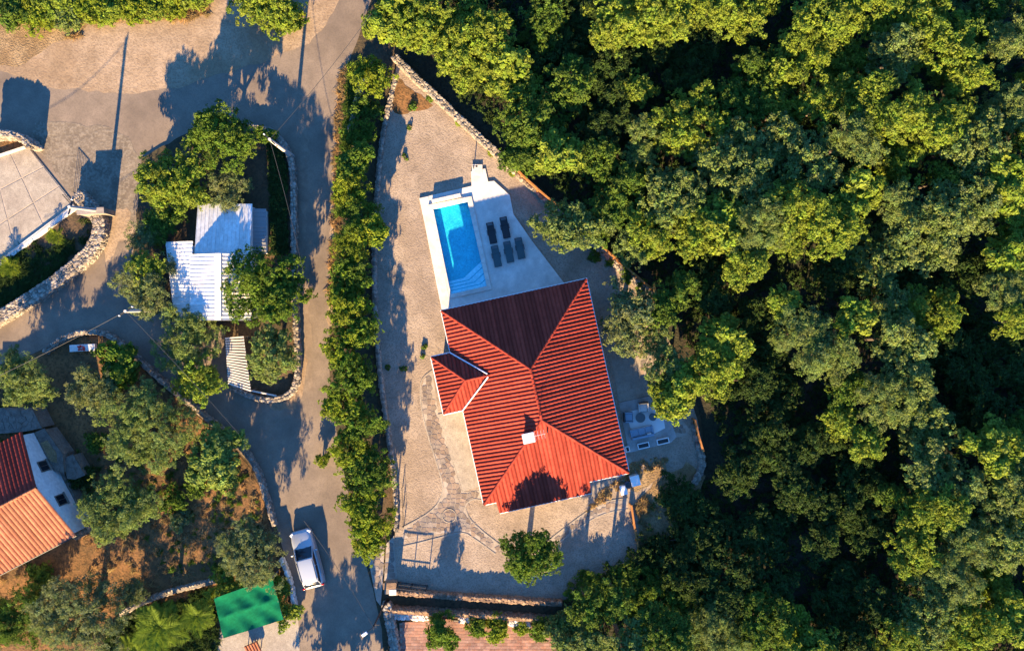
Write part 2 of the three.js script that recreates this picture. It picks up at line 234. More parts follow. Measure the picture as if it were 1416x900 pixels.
// ------------------------------------------------------------------ swimming pool
{
  const c = V((poolIn[0][0] + poolIn[2][0]) / 2, 0, (poolIn[0][1] + poolIn[2][1]) / 2), rel = (a) => a.map(([x, z]) => [x - c.x, z - c.z]);
  const t = thing('swimming_pool', 'long rectangular blue swimming pool with white coping and corner steps', 'pool', c);
  const pin = rel(poolIn);
  mesh('basin', (() => { // floor and four walls with thickness
    const out = rel(poolHole).map(([x, z]) => [x * 0.999, z * 0.999]);
    return merge([block(out, -0.35, -0.18), block(out, -0.18, 0.44, [pin.map(([x, z]) => [x * 0.998, z * 0.998])])]);
  })(), M.poolTile, t);
  const edge = (a, b, n) => { const g = []; for (let k = 0; k < n; k++) { const f = (k + 0.006) / n, h = (k + 0.994) / n, l = (p, q, u) => [p[0] + (q[0] - p[0]) * u, p[1] + (q[1] - p[1]) * u]; g.push([l(a[0], b[0], f), l(a[0], b[0], h), l(a[1], b[1], h), l(a[1], b[1], f)]); } return g; };
  const pout = rel(poolOut), n4 = [5, 11, 5, 11];
  for (let k = 0; k < 4; k++) for (const q of edge([pout[k], pin[k]], [pout[(k + 1) % 4], pin[(k + 1) % 4]], n4[k])) mesh('coping_slab', block(q, 0.405, 0.55, [], 0.015), M.whiteStone, t);
  // broad steps climbing into the corner beside the house
  const L = (p, q, u) => [p[0] + (q[0] - p[0]) * u, p[1] + (q[1] - p[1]) * u], [A, B, C, D] = pin;
  for (let k = 0; k < 4; k++) {
    const u = 0.30 - k * 0.075, v = 0.9 - k * 0.19, d = Math.max(0.02, 0.155 - k * 0.04);
    const e1 = L(C, B, u), e2 = L(D, A, d), m1 = L(L(D, C, v), L(A, B, v), d);
    mesh('step', block([C, e1, L(L(D, C, 0.42 + k * 0.14), L(A, B, 0.42 + k * 0.14), d), e2, D].map(([x, z]) => [x * 0.997, z * 0.997]), -0.18, -0.04 + k * 0.11), M.poolStep, t);
    mesh('step_edge', block(ribbon([e1, L(L(D, C, 0.42 + k * 0.14), L(A, B, 0.42 + k * 0.14), d), e2].map(([x, z]) => [x * 0.99, z * 0.99]), 0.075), -0.05 + k * 0.11, -0.033 + k * 0.11), M.poolTile, t);
  }
  const wm = new THREE.MeshPhysicalMaterial({ color: lin(0.75, 0.95, 1.0), transmission: 1, thickness: 0, roughness: 0.02, ior: 1.33 });
  wm.bumpMap = dataTex(256, 3, (() => { const n = fbm(256, 10, 3, 99); return (i) => { const v = 255 * n[i]; return [v, v, v]; }; })()); wm.bumpScale = 0.06;
  mesh('water', sheet(pin.map(([x, z]) => [x * 0.997, z * 0.997]), 0.42), wm, t);
  for (const [u, v] of [[0.5, 0.28], [0.5, 0.7]]) { const p = L(L(A, B, 0.03), L(D, C, 0.03), v), g = new THREE.CylinderGeometry(0.1, 0.1, 0.02, 16); g.rotateZ(Math.PI / 2 - 0.2); g.translate(p[0], 0.12, p[1]); mesh('light_cover', g, M.white, t); }
}
{ const a = at(597, 278.5, 0.8), b = at(637, 269.5, 0.8), c = a.clone().add(b).multiplyScalar(0.5); const t = thing('spillway_wall', 'narrow white stone wall at the short pool end', 'wall', V(c.x, 0, c.z), Math.atan2(-(b.z - a.z), b.x - a.x)); const L = a.distanceTo(b);
  mesh('wall', box(L, 0.4, 0.24, 0, 0.6, 0), M.whiteStone, t); for (let k = 0; k < 4; k++) mesh('cap_slab', rbox(L / 4 - 0.02, 0.05, 0.32, 0.015, (k - 1.5) * L / 4, 0.826, 0), M.whiteStone, t); }

// ------------------------------------------------------------------ ribbed roof faces, each run of tiles a mesh of its own
// o: eave corner, sd: along the eave, td: up the slope, range(s) -> [t0, t1]
function roofFace(parent, name, o, sd, td, L, range, mats, { pitch = 0.32, amp = 0.105, course = 0.38, step = 0.025, seed = 1, prof = [0, 0.05, 0.14, 0.3, 0.5, 0.7, 0.86, 0.95], flat = false } = {}) {
  const n = V(0, 0, 0).crossVectors(sd, td).normalize(); if (n.y < 0) n.negate();
  const R = rng(seed), cols = Math.max(1, Math.round(L / pitch)), w = L / cols, bump = (f) => flat ? (f < 0.14 || f > 0.86 ? amp : 0) : amp * Math.pow(Math.max(0, Math.sin(Math.PI * f)), 0.9);
  for (let i = 0; i < cols; i++) {
    const ss = [...prof, 1].map((f) => [(i + f) * w, bump(f)]), rg = ss.map(([s]) => range(Math.min(L - 1e-4, Math.max(1e-4, s))));
    const lo = Math.min(...rg.map((r) => r[0])), hi = Math.max(...rg.map((r) => r[1])); if (hi - lo < 0.03) continue;
    const rows = []; for (let k = Math.floor(lo / course); k * course < hi; k++) { rows.push([k * course, step], [(k + 1) * course - 0.001, 0]); }
    const pos = [], uv = [], idx = [], m = ss.length, jit = (R() - 0.5) * 0.008;
    for (const [t, up] of rows) ss.forEach(([s, h], k) => { const tt = Math.min(rg[k][1], Math.max(rg[k][0], t)), p = o.clone().addScaledVector(sd, s).addScaledVector(td, tt).addScaledVector(n, h + up + jit); pos.push(p.x, p.y, p.z); uv.push(s, tt); });
    for (let r = 0; r + 1 < rows.length; r++) for (let k = 0; k + 1 < m; k++) { const a = r * m + k; idx.push(a, a + 1, a + m, a + 1, a + m + 1, a + m); }
    const g = new THREE.BufferGeometry(); g.setAttribute('position', new THREE.Float32BufferAttribute(pos, 3)); g.setAttribute('uv', new THREE.Float32BufferAttribute(uv, 2)); g.setIndex(idx);
    const gn = g.toNonIndexed(); gn.computeVertexNormals(); mesh(name, flat ? gn : smoothS(gn, g), mats[Math.floor(R() * mats.length)], parent);
  }
}
function smoothS(gn, g) { g.computeVertexNormals(); return g; }
const norm = (v) => v.clone().normalize();

// ------------------------------------------------------------------ the villa
const EAVE = 3.75;
{
  const nw = at(611, 430, EAVE), ne = at(810, 386, EAVE), sw = at(669, 697, EAVE), se = at(870, 654, EAVE);
  const c = nw.clone().add(ne).add(sw).add(se).multiplyScalar(0.25), W = (nw.distanceTo(ne) + sw.distanceTo(se)) / 2, L = (nw.distanceTo(sw) + ne.distanceTo(se)) / 2;
  const th = 0.2165, w2 = W / 2, l2 = L / 2, rise = w2 * Math.tan(23 * Math.PI / 180), T = Math.hypot(w2, rise);
  const t = thing('villa', 'large villa with hipped red tile roof and a small hipped side wing', 'house', V(c.x, 0.25, c.z), th);
  const E = EAVE - 0.25;
  const up = (x, z) => norm(V(x * w2, rise, z * w2));
  const wall = mesh('wall', merge([block([[-w2 + 0.6, -l2 + 0.6], [w2 - 0.6, -l2 + 0.6], [w2 - 0.6, l2 - 0.6], [-w2 + 0.6, l2 - 0.6]], 0, E - 0.12), block([[-w2 + 1.3, l2 - 0.65], [w2 - 3.6, l2 - 0.65], [w2 - 3.6, l2 + 0.4], [-w2 + 1.3, l2 + 0.4]], 0, E - 0.6)]), M.plaster, t);
  const roof = mesh('roof', (() => { // closed under-body of the hipped roof
    const y0 = E - 0.1, y1 = E - 0.02, p = [[-w2 + 0.03, -l2 + 0.03], [w2 - 0.03, -l2 + 0.03], [w2 - 0.03, l2 - 0.03], [-w2 + 0.03, l2 - 0.03]], v = [];
    const q = [...p.map(([x, z]) => V(x, y1, z)), V(0, E + rise - 0.06, -l2 + w2), V(0, E + rise - 0.06, l2 - w2)], f = [[0, 4, 1], [1, 4, 5], [1, 5, 2], [2, 5, 3], [3, 5, 4], [3, 4, 0]];
    for (const a of f) for (const k of a) v.push(q[k].x, q[k].y, q[k].z);
    const g = new THREE.BufferGeometry(); g.setAttribute('position', new THREE.Float32BufferAttribute(v, 3)); g.setAttribute('uv', new THREE.Float32BufferAttribute(new Float32Array(v.length / 3 * 2), 2)); g.computeVertexNormals();
    return merge([g, block(p, y0, y1 - 0.002)]);
  })(), M.white, t);
  const tri = (s) => [0, Math.min(s, W - s) / w2 * T], trap = (s) => [0, Math.min(s, L - s, w2) / w2 * T];
  roofFace(roof, 'tile_row', V(-w2, E, -l2), V(1, 0, 0), up(0, 1), W, tri, M.tile, { seed: 1 });
  const S0 = 1.05, S1 = W - 3.3; // the eave over the porch reaches further down
  roofFace(roof, 'tile_row', V(w2, E, l2), V(-1, 0, 0), up(0, -1), W, (s) => { const x = W - s; return [x > S0 && x < S1 ? -1.12 : 0, tri(s)[1]]; }, M.tile, { seed: 2 });
  roofFace(roof, 'tile_row', V(-w2, E, l2), V(0, 0, -1), up(1, 0), L, trap, M.tile, { seed: 3 });
  roofFace(roof, 'tile_row', V(w2, E, -l2), V(0, 0, 1), up(-1, 0), L, trap, M.tile, { seed: 4 });
  const ra = V(0, E + rise + 0.01, -l2 + w2), rb = V(0, E + rise + 0.01, l2 - w2);
  const capRun = (a, b, name) => { const n = Math.round(a.distanceTo(b) / 0.42); for (let k = 0; k < n; k++) mesh(name, cyl(0.14, 0.105, a.clone().lerp(b, k / n), a.clone().lerp(b, (k + 1.12) / n), 8), M.tile[(k * 7) % 4], roof); };
  capRun(ra, rb, 'ridge_tile');
  for (const [x, z, r] of [[-1, -1, ra], [1, -1, ra], [-1, 1, rb], [1, 1, rb]]) capRun(V(x * w2, E + 0.03, z * l2), r, 'hip_tile');
  // porch extension under the lower eave
  mesh('porch_soffit', (() => { const d = 1.12 * w2 / T, y = 1.12 * rise / T; const g = block([[-w2 + S0 + 0.05, l2 - 0.2], [-w2 + S1 - 0.05, l2 - 0.2], [-w2 + S1 - 0.05, l2 + d - 0.06], [-w2 + S0 + 0.05, l2 + d - 0.06]], E - y - 0.1, E - y - 0.05); return g; })(), M.white, t);
  const gut = (a, b) => mesh('gutter', cyl(0.05, 0.05, a, b, 8), M.gutter, t);
  gut(V(-w2 - 0.06, E - 0.04, -l2 - 0.1), V(-w2 - 0.06, E - 0.04, l2)); gut(V(w2 + 0.06, E - 0.04, -l2 - 0.1), V(w2 + 0.06, E - 0.04, l2)); gut(V(-w2 - 0.1, E - 0.04, -l2 - 0.06), V(w2 + 0.1, E - 0.04, -l2 - 0.06));
  gut(V(w2 - 3.3, E - 0.04, l2 + 0.06), V(w2, E - 0.04, l2 + 0.06)); gut(V(-w2, E - 0.04, l2 + 0.06), V(-w2 + 1.05, E - 0.04, l2 + 0.06)); gut(V(-w2 + 1.05, E - 0.5, l2 + 1.1), V(w2 - 3.3, E - 0.5, l2 + 1.1));
  // side wing: a small hipped roof that runs into the main slope
  const toL = (px, py, y) => { const p = at(px, py, y).sub(V(c.x, 0.25, c.z)); return p.applyAxisAngle(V(0, 1, 0), -th); };
  const p0 = toL(597, 494, EAVE), p1 = toL(614, 572, EAVE), pw = p1.z - p0.z, h2 = pw / 2, pr = h2 * rise / w2 + 0.12, TT = Math.hypot(h2, pr), x0 = (p0.x + p1.x) / 2, reach = -w2 - x0, zc = (p0.z + p1.z) / 2, run = reach + h2 * 1.02 + 0.35, EE = E + 0.12;
  mesh('wing_wall', block([[x0 + 0.5, zc - h2 + 0.5], [-w2 + 0.8, zc - h2 + 0.5], [-w2 + 0.8, zc + h2 - 0.5], [x0 + 0.5, zc + h2 - 0.5]], 0, EE - 0.1), M.plaster, t);
  const wr = mesh('wing_roof', block([[x0 + 0.04, zc - h2 + 0.04], [-w2 + 0.5, zc - h2 + 0.04], [-w2 + 0.5, zc + h2 - 0.04], [x0 + 0.04, zc + h2 - 0.04]], EE - 0.12, EE - 0.03), M.white, t);
  roofFace(wr, 'tile_row', V(x0, EE, zc + h2), V(0, 0, -1), norm(V(h2, pr, 0)), pw, (s) => [0, Math.min(s, pw - s) / h2 * TT], M.tile, { seed: 5 });
  // valley line: the wing's slope stops where the main slope rises above it
  const vall = (s) => [Math.max(0, (s - reach) / h2 * TT * 0.98), Math.min(s, h2) / h2 * TT];
  roofFace(wr, 'tile_row', V(x0, EE, zc - h2), V(1, 0, 0), norm(V(0, pr, h2)), run, (s) => { const r = vall(s); return [Math.min(r[0], r[1]), r[1]]; }, M.tile, { seed: 6 });
  roofFace(wr, 'tile_row', V(x0 + run, EE, zc + h2), V(-1, 0, 0), norm(V(0, pr, -h2)), run, (s) => { const r = vall(run - s); return [Math.min(r[0], r[1]), r[1]]; }, M.tile, { seed: 7 });
  const wa = V(x0 + h2, EE + pr + 0.02, zc), wb = V(x0 + run, EE + pr + 0.02, zc);
  const cap2 = (a, b) => { const n = Math.max(2, Math.round(a.distanceTo(b) / 0.42)); for (let k = 0; k < n; k++) mesh('hip_tile', cyl(0.12, 0.09, a.clone().lerp(b, k / n), a.clone().lerp(b, (k + 1.1) / n), 8), M.tile[(k * 7) % 4], wr); };
  cap2(wa, wb); cap2(V(x0, EE + 0.04, zc - h2), wa); cap2(V(x0, EE + 0.04, zc + h2), wa);
  for (const s of [-1, 1]) { const a = V(-w2 - 0.05, EE + 0.07, zc + s * (h2 + 0.05)), b = V(x0 + run - 0.15, EE + pr + 0.07, zc + s * 0.12); mesh('valley_gutter', cyl(0.065, 0.065, a, b, 6), M.gutter, wr); mesh('gutter', cyl(0.07, 0.07, V(x0 - 0.05, EE - 0.04, zc + s * (h2 + 0.05)), V(-w2, EE - 0.04, zc + s * (h2 + 0.05)), 8), M.gutter, wr); }
  mesh('gutter', cyl(0.07, 0.07, V(x0 - 0.06, EE - 0.04, zc - h2), V(x0 - 0.06, EE - 0.04, zc + h2), 8), M.gutter, wr);
  // chimney and aerial
  const cp = toL(731, 606, 6.6), ch = mesh('chimney', box(0.62, 1.5, 0.62, cp.x, E + rise - 0.85, cp.z), M.plaster, t);
  mesh('chimney_cap', merge([rbox(0.95, 0.07, 0.8, 0.02, cp.x, E + rise + 0.18, cp.z), ...[[-1, -1], [1, -1], [-1, 1], [1, 1]].map(([a, b]) => box(0.08, 0.25, 0.08, cp.x + a * 0.25, E + rise + 0.02, cp.z + b * 0.25))]), M.gutter, ch);
  const ax = cp.x + 0.75; mesh('aerial', merge([cyl(0.02, 0.02, V(ax, E + rise - 0.7, cp.z - 0.2), V(ax, E + rise + 1.3, cp.z - 0.2), 6), cyl(0.012, 0.012, V(ax - 0.5, E + rise + 1.25, cp.z - 0.2), V(ax + 0.6, E + rise + 1.25, cp.z - 0.2), 5), ...[0, 1, 2, 3, 4].map((k) => cyl(0.008, 0.008, V(ax - 0.45 + k * 0.24, E + rise + 1.25, cp.z - 0.55), V(ax - 0.45 + k * 0.24, E + rise + 1.25, cp.z + 0.15), 4))]), M.gutter, t);
  const vx = toL(757, 597, 6.2); mesh('vent_pipe', cyl(0.06, 0.06, V(vx.x, E + rise - 1.0, vx.z), V(vx.x, E + rise - 0.1, vx.z), 8), M.iron, t);
  // windows and doors in the outer walls
  const win = (x, z, nx, nz, w, h, y) => { const along = nx ? V(0, 0, 1) : V(1, 0, 0), g = nx ? box(0.08, h, w, x + nx * 0.02, y, z) : box(w, h, 0.08, x, y, z + nz * 0.02); const f = mesh('window', g, M.white, t), gl = nx ? box(0.03, h - 0.14, w / 2 - 0.1, 0, 0, 0) : box(w / 2 - 0.1, h - 0.14, 0.03); for (const s of [-1, 1]) { const q = gl.clone(); q.translate(x + nx * 0.065 + along.x * s * w / 4, y, z + nz * 0.065 + along.z * s * w / 4); mesh('pane', q, M.window, f); } };
  for (const z of [-5.5, -1.5, 3, 6]) win(w2 - 0.6, z, 1, 0, 1.4, 1.3, 1.7);
  for (const z of [-5.6, 2.6, 5.8]) win(-w2 + 0.6, z, -1, 0, 1.2, 1.3, 1.7);
  for (const x of [-3.4, 0, 3.4]) win(x, -l2 + 0.6, 0, -1, 1.8, 2.1, 1.2);
  for (const x of [-3, 1]) win(x, l2 + 0.4, 0, 1, 1.4, 1.3, 1.7);
  mesh('door', box(0.08, 2.1, 1.0, x0 + 0.48, 1.1, zc), M.wood, t);
}

// ------------------------------------------------------------------ dry stone walls
function rock(seed) { const R = rng(seed), g = new THREE.IcosahedronGeometry(0.5, 1), p = g.attributes.position, m = new Map(); for (let i = 0; i < p.count; i++) { const k = [p.getX(i), p.getY(i), p.getZ(i)].map((v) => v.toFixed(3)).join(); if (!m.has(k)) m.set(k, 0.8 + 0.35 * R()); const f = m.get(k), cl = (v) => Math.max(-0.4, Math.min(0.4, v * f)); p.setXYZ(i, cl(p.getX(i)), cl(p.getY(i)), cl(p.getZ(i))); } g.computeVertexNormals(); return g; }
const ROCK = rock(5);
function stoneWall(label, px, h, w, { y = 0, size = 0.34, seed = 1, mat = M.stone, name = 'stone_wall', stones = true, n } = {}) {
  const pts = gpt(px, h), len = pts.slice(1).reduce((s, p, i) => s + Math.hypot(p[0] - pts[i][0], p[1] - pts[i][1]), 0), line = curve(pts, n ?? Math.max(6, Math.round(len / 0.8))), c = line[Math.floor(line.length / 2)], rel = line.map(([a, b]) => [a - c[0], b - c[1]]);
  const t = thing(name, label, 'wall', V(c[0], y, c[1]));
  mesh('core', block(ribbon(rel, w * 0.86), -0.1, h - y - (stones ? size * 0.25 : 0)), mat, t);
  if (!stones) return t;
  const R = rng(seed), q = new THREE.Quaternion(), m4 = new THREE.Matrix4(), ms = [], cs = [];
  for (let i = 0; i + 1 < rel.length; i++) {
    const [ax, az] = rel[i], [bx, bz] = rel[i + 1], L = Math.hypot(bx - ax, bz - az), dx = (bx - ax) / L, dz = (bz - az) / L, put = (u, off, yy) => {
      const k = size * (0.65 + 0.75 * R()); q.setFromEuler(new THREE.Euler(R() * 0.5, Math.atan2(-dz, dx) + (R() - 0.5) * 1.2, R() * 0.5));
      ms.push(m4.clone().compose(V(ax + dx * u - dz * off, yy, az + dz * u + dx * off), q.clone(), V(k * 1.25, k * 0.8, k)));
      const b = 0.6 + 0.95 * R(), wm = 0.95 + 0.1 * R(); cs.push(lin(b * wm, b, b / wm));
    };
    for (let u = 0; u < L; u += size * 0.8) {
      for (let o = -w / 2 + size * 0.4; o <= w / 2 - size * 0.3; o += size * 0.75) put(u + (R() - 0.5) * size * 0.5, o + (R() - 0.5) * size * 0.3, h - y - size * 0.22);
      for (let yy = size * 0.3; yy < h - y - size * 0.3; yy += size * 0.62) for (const s of [-1, 1]) put(u + (R() - 0.5) * size * 0.5, s * (w / 2 - size * 0.3), yy);
    }
  }
  const im = new THREE.InstancedMesh(ROCK, mat, ms.length); ms.forEach((m, i) => { im.setMatrixAt(i, m); im.setColorAt(i, cs[i]); }); im.name = 'stones'; im.userData.kind = 'stuff'; im.castShadow = im.receiveShadow = true; t.add(im);
  return t;
}
stoneWall('pale dry stone wall between the gravel yard and the dark woodland', [[546, 78], [565, 98], [600, 130], [640, 168], [680, 205], [714, 236]], 1.0, 0.6, { y: 0.1, seed: 21, size: 0.27 });
stoneWall('low stone edging in front of the orange board fence beside the pool deck', [[714, 238], [740, 262], [772, 292], [800, 318], [832, 346], [866, 378], [902, 408]], 0.55, 0.5, { y: 0.1, seed: 22 });
stoneWall('narrow stone wall between the gravel yard and the roadside hedge', [[547, 104], [536, 150], [528, 190], [521, 260], [517, 340], [518, 430], [525, 520], [536, 600], [546, 680], [547, 735]], 0.62, 0.34, { y: 0, seed: 23, size: 0.3 });
stoneWall('broad curved rubble wall around the dark planted bed by the slab driveway', [[104, 268], [120, 285], [133, 300], [135, 318], [125, 343], [95, 372], [60, 398], [20, 424], [-30, 455]], 1.1, 1.05, { seed: 24, size: 0.27 });
stoneWall('grey stone wall on the road side of the tree island', [[346, 174], [372, 180], [392, 200], [402, 225], [405, 300], [406, 380], [409, 470], [410, 520], [402, 543], [380, 553], [350, 550], [318, 534]], 0.75, 0.42, { seed: 25, size: 0.28 });
stoneWall('long grey garden wall along the bend of the lower lane', [[60, 486], [84, 468], [115, 459], [146, 463], [180, 490], [220, 526], [262, 560], [300, 592], [332, 620], [352, 648], [366, 688], [378, 728]], 0.8, 0.38, { seed: 26, size: 0.28 });
stoneWall('short stone wall on the corner with the brown sheltered yard', [[-20, 184], [10, 184], [28, 190], [40, 202]], 1.9, 0.5, { seed: 27 });
stoneWall('stone wall with brown coping along the south side of the gravel yard', [[548, 820], [620, 826], [700, 831], [776, 836]], 1.0, 0.42, { y: 0, seed: 28, size: 0.3, mat: surface(80, { size: 256, metres: 2.5, a: [0.24, 0.15, 0.095], b: [0.18, 0.115, 0.075], c: [0.1, 0.07, 0.05], grain: 48, contrast: 0.5, bump: 0.02 }) });
const brownStone = surface(81, { size: 256, metres: 2.5, a: [0.27, 0.17, 0.10], b: [0.2, 0.125, 0.075], c: [0.12, 0.08, 0.05], grain: 48, contrast: 0.5, bump: 0.02 });
stoneWall('brown stone wall above the brick terrace across the dark passage', [[538, 846], [620, 850], [700, 855], [786, 861]], 1.1, 0.42, { y: 0, seed: 29, size: 0.3, mat: brownStone });
for (const [a, b, s] of [[538, 590, 1], [637, 650, 2], [705, 731, 3]]) stoneWall(['', 'long pale stone plinth under the brown wall beside the leafy brick terrace', 'short pale stone plinth between the conical shrub and the wide bush', 'pale stone plinth between the two low bushes on the brick terrace'][s], [[a, 852 + (a - 538) * 0.06], [(a + b) / 2, 852 + ((a + b) / 2 - 538) * 0.06], [b, 852 + (b - 538) * 0.06]], 0.6, 0.5, { seed: 30 + s, size: 0.3, name: 'stone_plinth', mat: M.whiteStone });
stoneWall('stone retaining wall beside the lower road end and brick steps', [[534, 838], [540, 870], [545, 900], [548, 940]], 1.0, 0.7, { seed: 35, size: 0.32 });
stoneWall('half buried rubble wall through the garden under the olive trees', [[165, 850], [200, 832], [240, 818], [300, 803], [330, 790]], 0.7, 0.4, { seed: 36, size: 0.3 });
stoneWall('pale low wall beside the parked car and the green awning', [[388, 775], [398, 800], [404, 830], [410, 856]], 0.7, 0.3, { seed: 37, size: 0.26, mat: M.whiteStone });
stoneWall('grey stone wall hidden behind the hedge near the road bend', [[500, 108], [496, 128], [490, 152], [484, 180]], 0.9, 0.45, { seed: 38, size: 0.3 });
stoneWall('stone stub wall at the foot of the white gable', [[100, 742], [116, 732], [132, 720]], 1.5, 0.7, { seed: 39, size: 0.35, mat: brownStone });
stoneWall('stone edging in the east corner of the yard by the leaf litter', [[962, 590], [966, 612], [972, 645], [962, 668]], 0.6, 0.5, { y: 0.1, seed: 41 });

// gate pillar at the south-west corner of the yard
{ const p = at(539, 815, 1.6), t = thing('gate_pillar', 'square stone gate pillar with a pale cap at the yard corner', 'pillar', V(p.x, 0, p.z), 0.05); mesh('shaft', box(0.95, 1.5, 0.85, 0, 0.75, 0), M.stone, t); mesh('cap_slab', rbox(1.15, 0.12, 0.55, 0.03, 0, 1.56, -0.28), brownStone, t); mesh('cap_slab', rbox(0.62, 0.12, 0.5, 0.03, 0.22, 1.56, 0.27), M.whiteStone, t); }
// iron gate folded against the wall
{ const a = at(550, 808, 0.9), b = at(590, 813, 0.9), L = a.distanceTo(b), t = thing('iron_gate', 'dark iron railing gate beside the stone gate pillar', 'gate', V(a.x, 0.25, a.z), Math.atan2(-(b.z - a.z), b.x - a.x));
  mesh('gate_frame', merge([box(L, 0.07, 0.06, L / 2, 1.72, 0), box(L, 0.05, 0.05, L / 2, 0.75, 0), box(L, 0.05, 0.05, L / 2, 0.1, 0), box(0.08, 1.75, 0.08, 0, 0.87, 0), box(0.08, 1.75, 0.08, L * 0.47, 0.87, 0), box(0.08, 1.75, 0.08, L, 0.87, 0)]), M.iron, t); for (let k = 1; k < 14; k++) mesh('bar', cyl(0.014, 0.014, V(k * L / 14, 0.1, 0), V(k * L / 14, 0.75, 0), 6), M.iron, t); }
{ const a = at(556, 674, 0.6), b = at(558, 728, 0.6), L = a.distanceTo(b), t = thing('fence_rail', 'thin dark post and wire fence along the gravel beside the curved path', 'fence', V(a.x, 0.25, a.z), Math.atan2(-(b.z - a.z), b.x - a.x)); for (const f of [0, 0.5, 1]) mesh('post', cyl(0.035, 0.035, V(f * L, 0, 0), V(f * L, 0.75, 0), 6), M.iron, t); for (const y of [0.35, 0.7]) mesh('wire', cyl(0.012, 0.012, V(0, y, 0), V(L, y, 0), 5), M.iron, t); }

// ------------------------------------------------------------------ orange board fences
function boardFence(label, p, h, seed) {
  const line = gpt(p, h), c = line[0], t = thing('board_fence', label, 'fence', V(c[0], 0.2, c[1]), 0, 'orange board fences around the yard'), R = rng(seed);
  for (let i = 0; i + 1 < line.length; i++) {
    const [ax, az] = line[i], [bx, bz] = line[i + 1], L = Math.hypot(bx - ax, bz - az), n = Math.max(1, Math.round(L / 1.8)), th = Math.atan2(-(bz - az), bx - ax);
    for (let k = 0; k < n; k++) {
      const l = L / n, u = (k + 0.5) / n, x = ax + (bx - ax) * u - c[0], z = az + (bz - az) * u - c[1];
      for (let j = 0; j < 4; j++) { const g = box(l * 1.0, 0.24, 0.035, 0, 0.16 + j * (h - 0.25) / 4, 0); g.rotateY(th + (R() - 0.5) * 0.012); g.translate(x, 0, z); mesh('board', g, M.wood, t); }
      const cap = rbox(l - 0.01, 0.05, 0.17, 0.01, 0, h - 0.1, 0); cap.rotateY(th + (R() - 0.5) * 0.01); cap.translate(x, 0, z); mesh('rail', cap, M.wood, t);
      const post = box(0.1, h - 0.12, 0.1, 0, (h - 0.12) / 2, 0.07); post.rotateY(th); post.translate(ax + (bx - ax) * k / n - c[0], 0, az + (bz - az) * k / n - c[1]); mesh('post', post, M.wood, t);
    }
  }
}
boardFence('orange wooden board fence along the wall beside the sunlit pool deck', [[705, 224], [722, 242], [744, 262], [770, 284], [792, 306]], 1.15, 1);
boardFence('orange wooden board fence beside the shaded gravel behind the villa', [[826, 335], [850, 356], [876, 378], [902, 400]], 1.15, 2);
boardFence('short orange wooden fence at the corner by the outdoor sofa', [[961, 580], [966, 602], [973, 625]], 1.1, 3);
boardFence('orange wooden fence between the gravel and the dry grass below the villa', [[873, 698], [877, 725], [881, 748], [885, 772]], 0.75, 4);

// ------------------------------------------------------------------ poles and wires
const polesTop = {};
function utilityPole(key, label, bx, by, h, arms, turn, lean = V(0, 0, 0)) {
  const b = at(bx, by, 0), t = thing('utility_pole', label, 'pole', b), top = V(lean.x, h, lean.z);
  mesh('shaft', cyl(0.19, 0.12, V(0, -0.1, 0), top, 12), M.pole, t);
  for (let k = 0; k < arms; k++) { const y = h - 0.25 - k * 0.5, g = box(1.5 - k * 0.3, 0.09, 0.09, 0, 0, 0); g.rotateY(turn); g.translate(lean.x * y / h, y, lean.z * y / h); const a = mesh('crossarm', g, M.iron, t); for (const s of [-0.62, 0, 0.62]) { const q = new THREE.CylinderGeometry(0.05, 0.06, 0.16, 8); q.translate(lean.x + Math.cos(turn) * s, y + 0.12, lean.z - Math.sin(turn) * s); mesh('insulator', q, M.white, a); } }
  polesTop[key] = V(b.x + lean.x, h - 0.1, b.z + lean.z);
}
utilityPole('a', 'concrete utility pole rising from the end of the rubble wall by the driveway', 147, 292, 6, 1, 1.3, V(0, 0, 0.5));
utilityPole('b', 'concrete utility pole standing among olive trees beside the white metal roof', 218, 428, 6, 1, 0.6, V(0, 0, 0.25));
utilityPole('c', 'pale concrete utility pole leaning over the island wall at the road junction', 404, 216, 6, 1, 2.4, V(-0.2, 0, -0.1));
{ const b = at(535, 828, 0), t = thing('street_lamp', 'slim grey street lamp with a white head beside the stone gate pillar', 'street lamp', b); const top = V(-0.2, 5.8, 0.3);
  mesh('shaft', cyl(0.09, 0.06, V(0, 0, 0), top, 10), M.iron, t); mesh('arm', cyl(0.035, 0.03, top, V(-0.7, 6.05, 0.65), 8), M.iron, t); mesh('lamp_head', (() => { const g = rbox(0.5, 0.12, 0.24, 0.05); g.rotateY(0.6); g.translate(-0.85, 6.06, 0.75); return g; })(), M.white, t); mesh('bracket', box(0.5, 0.06, 0.06, 0, 5.6, 0.2), M.iron, t);
  polesTop.d = V(b.x - 0.2, 5.75, b.z + 0.3); }
function wire(a, b, sag, label) { const pts = []; for (let k = 0; k <= 16; k++) { const u = k / 16, p = a.clone().lerp(b, u); p.y -= sag * 4 * u * (1 - u); pts.push(p); } const m = mesh('overhead_wire', new THREE.TubeGeometry(new THREE.CatmullRomCurve3(pts), 24, 0.02, 5), M.wire); tag(m, label, 'wire', 'overhead wires'); }
wire(polesTop.c, at(512, 20, 6), 0.5, 'dark overhead wire crossing the shaded junction towards the hedge');
wire(polesTop.d, at(420, 720, 5), 0.5, 'dark overhead wire crossing the road beside the parked car');
wire(polesTop.b, at(-20, 528, 5.5), 0.4, 'overhead wire crossing the lower lane above the curved garden wall');
wire(polesTop.b, at(330, 600, 5), 0.3, 'overhead wire running along the lower lane beside the olive trees');
wire(polesTop.a, at(-20, 372, 5.5), 0.3, 'overhead wire above the dark bed with spiky plants');
wire(polesTop.c, at(420, 380, 5), 0.4, 'overhead wire beside the island wall along the main road');
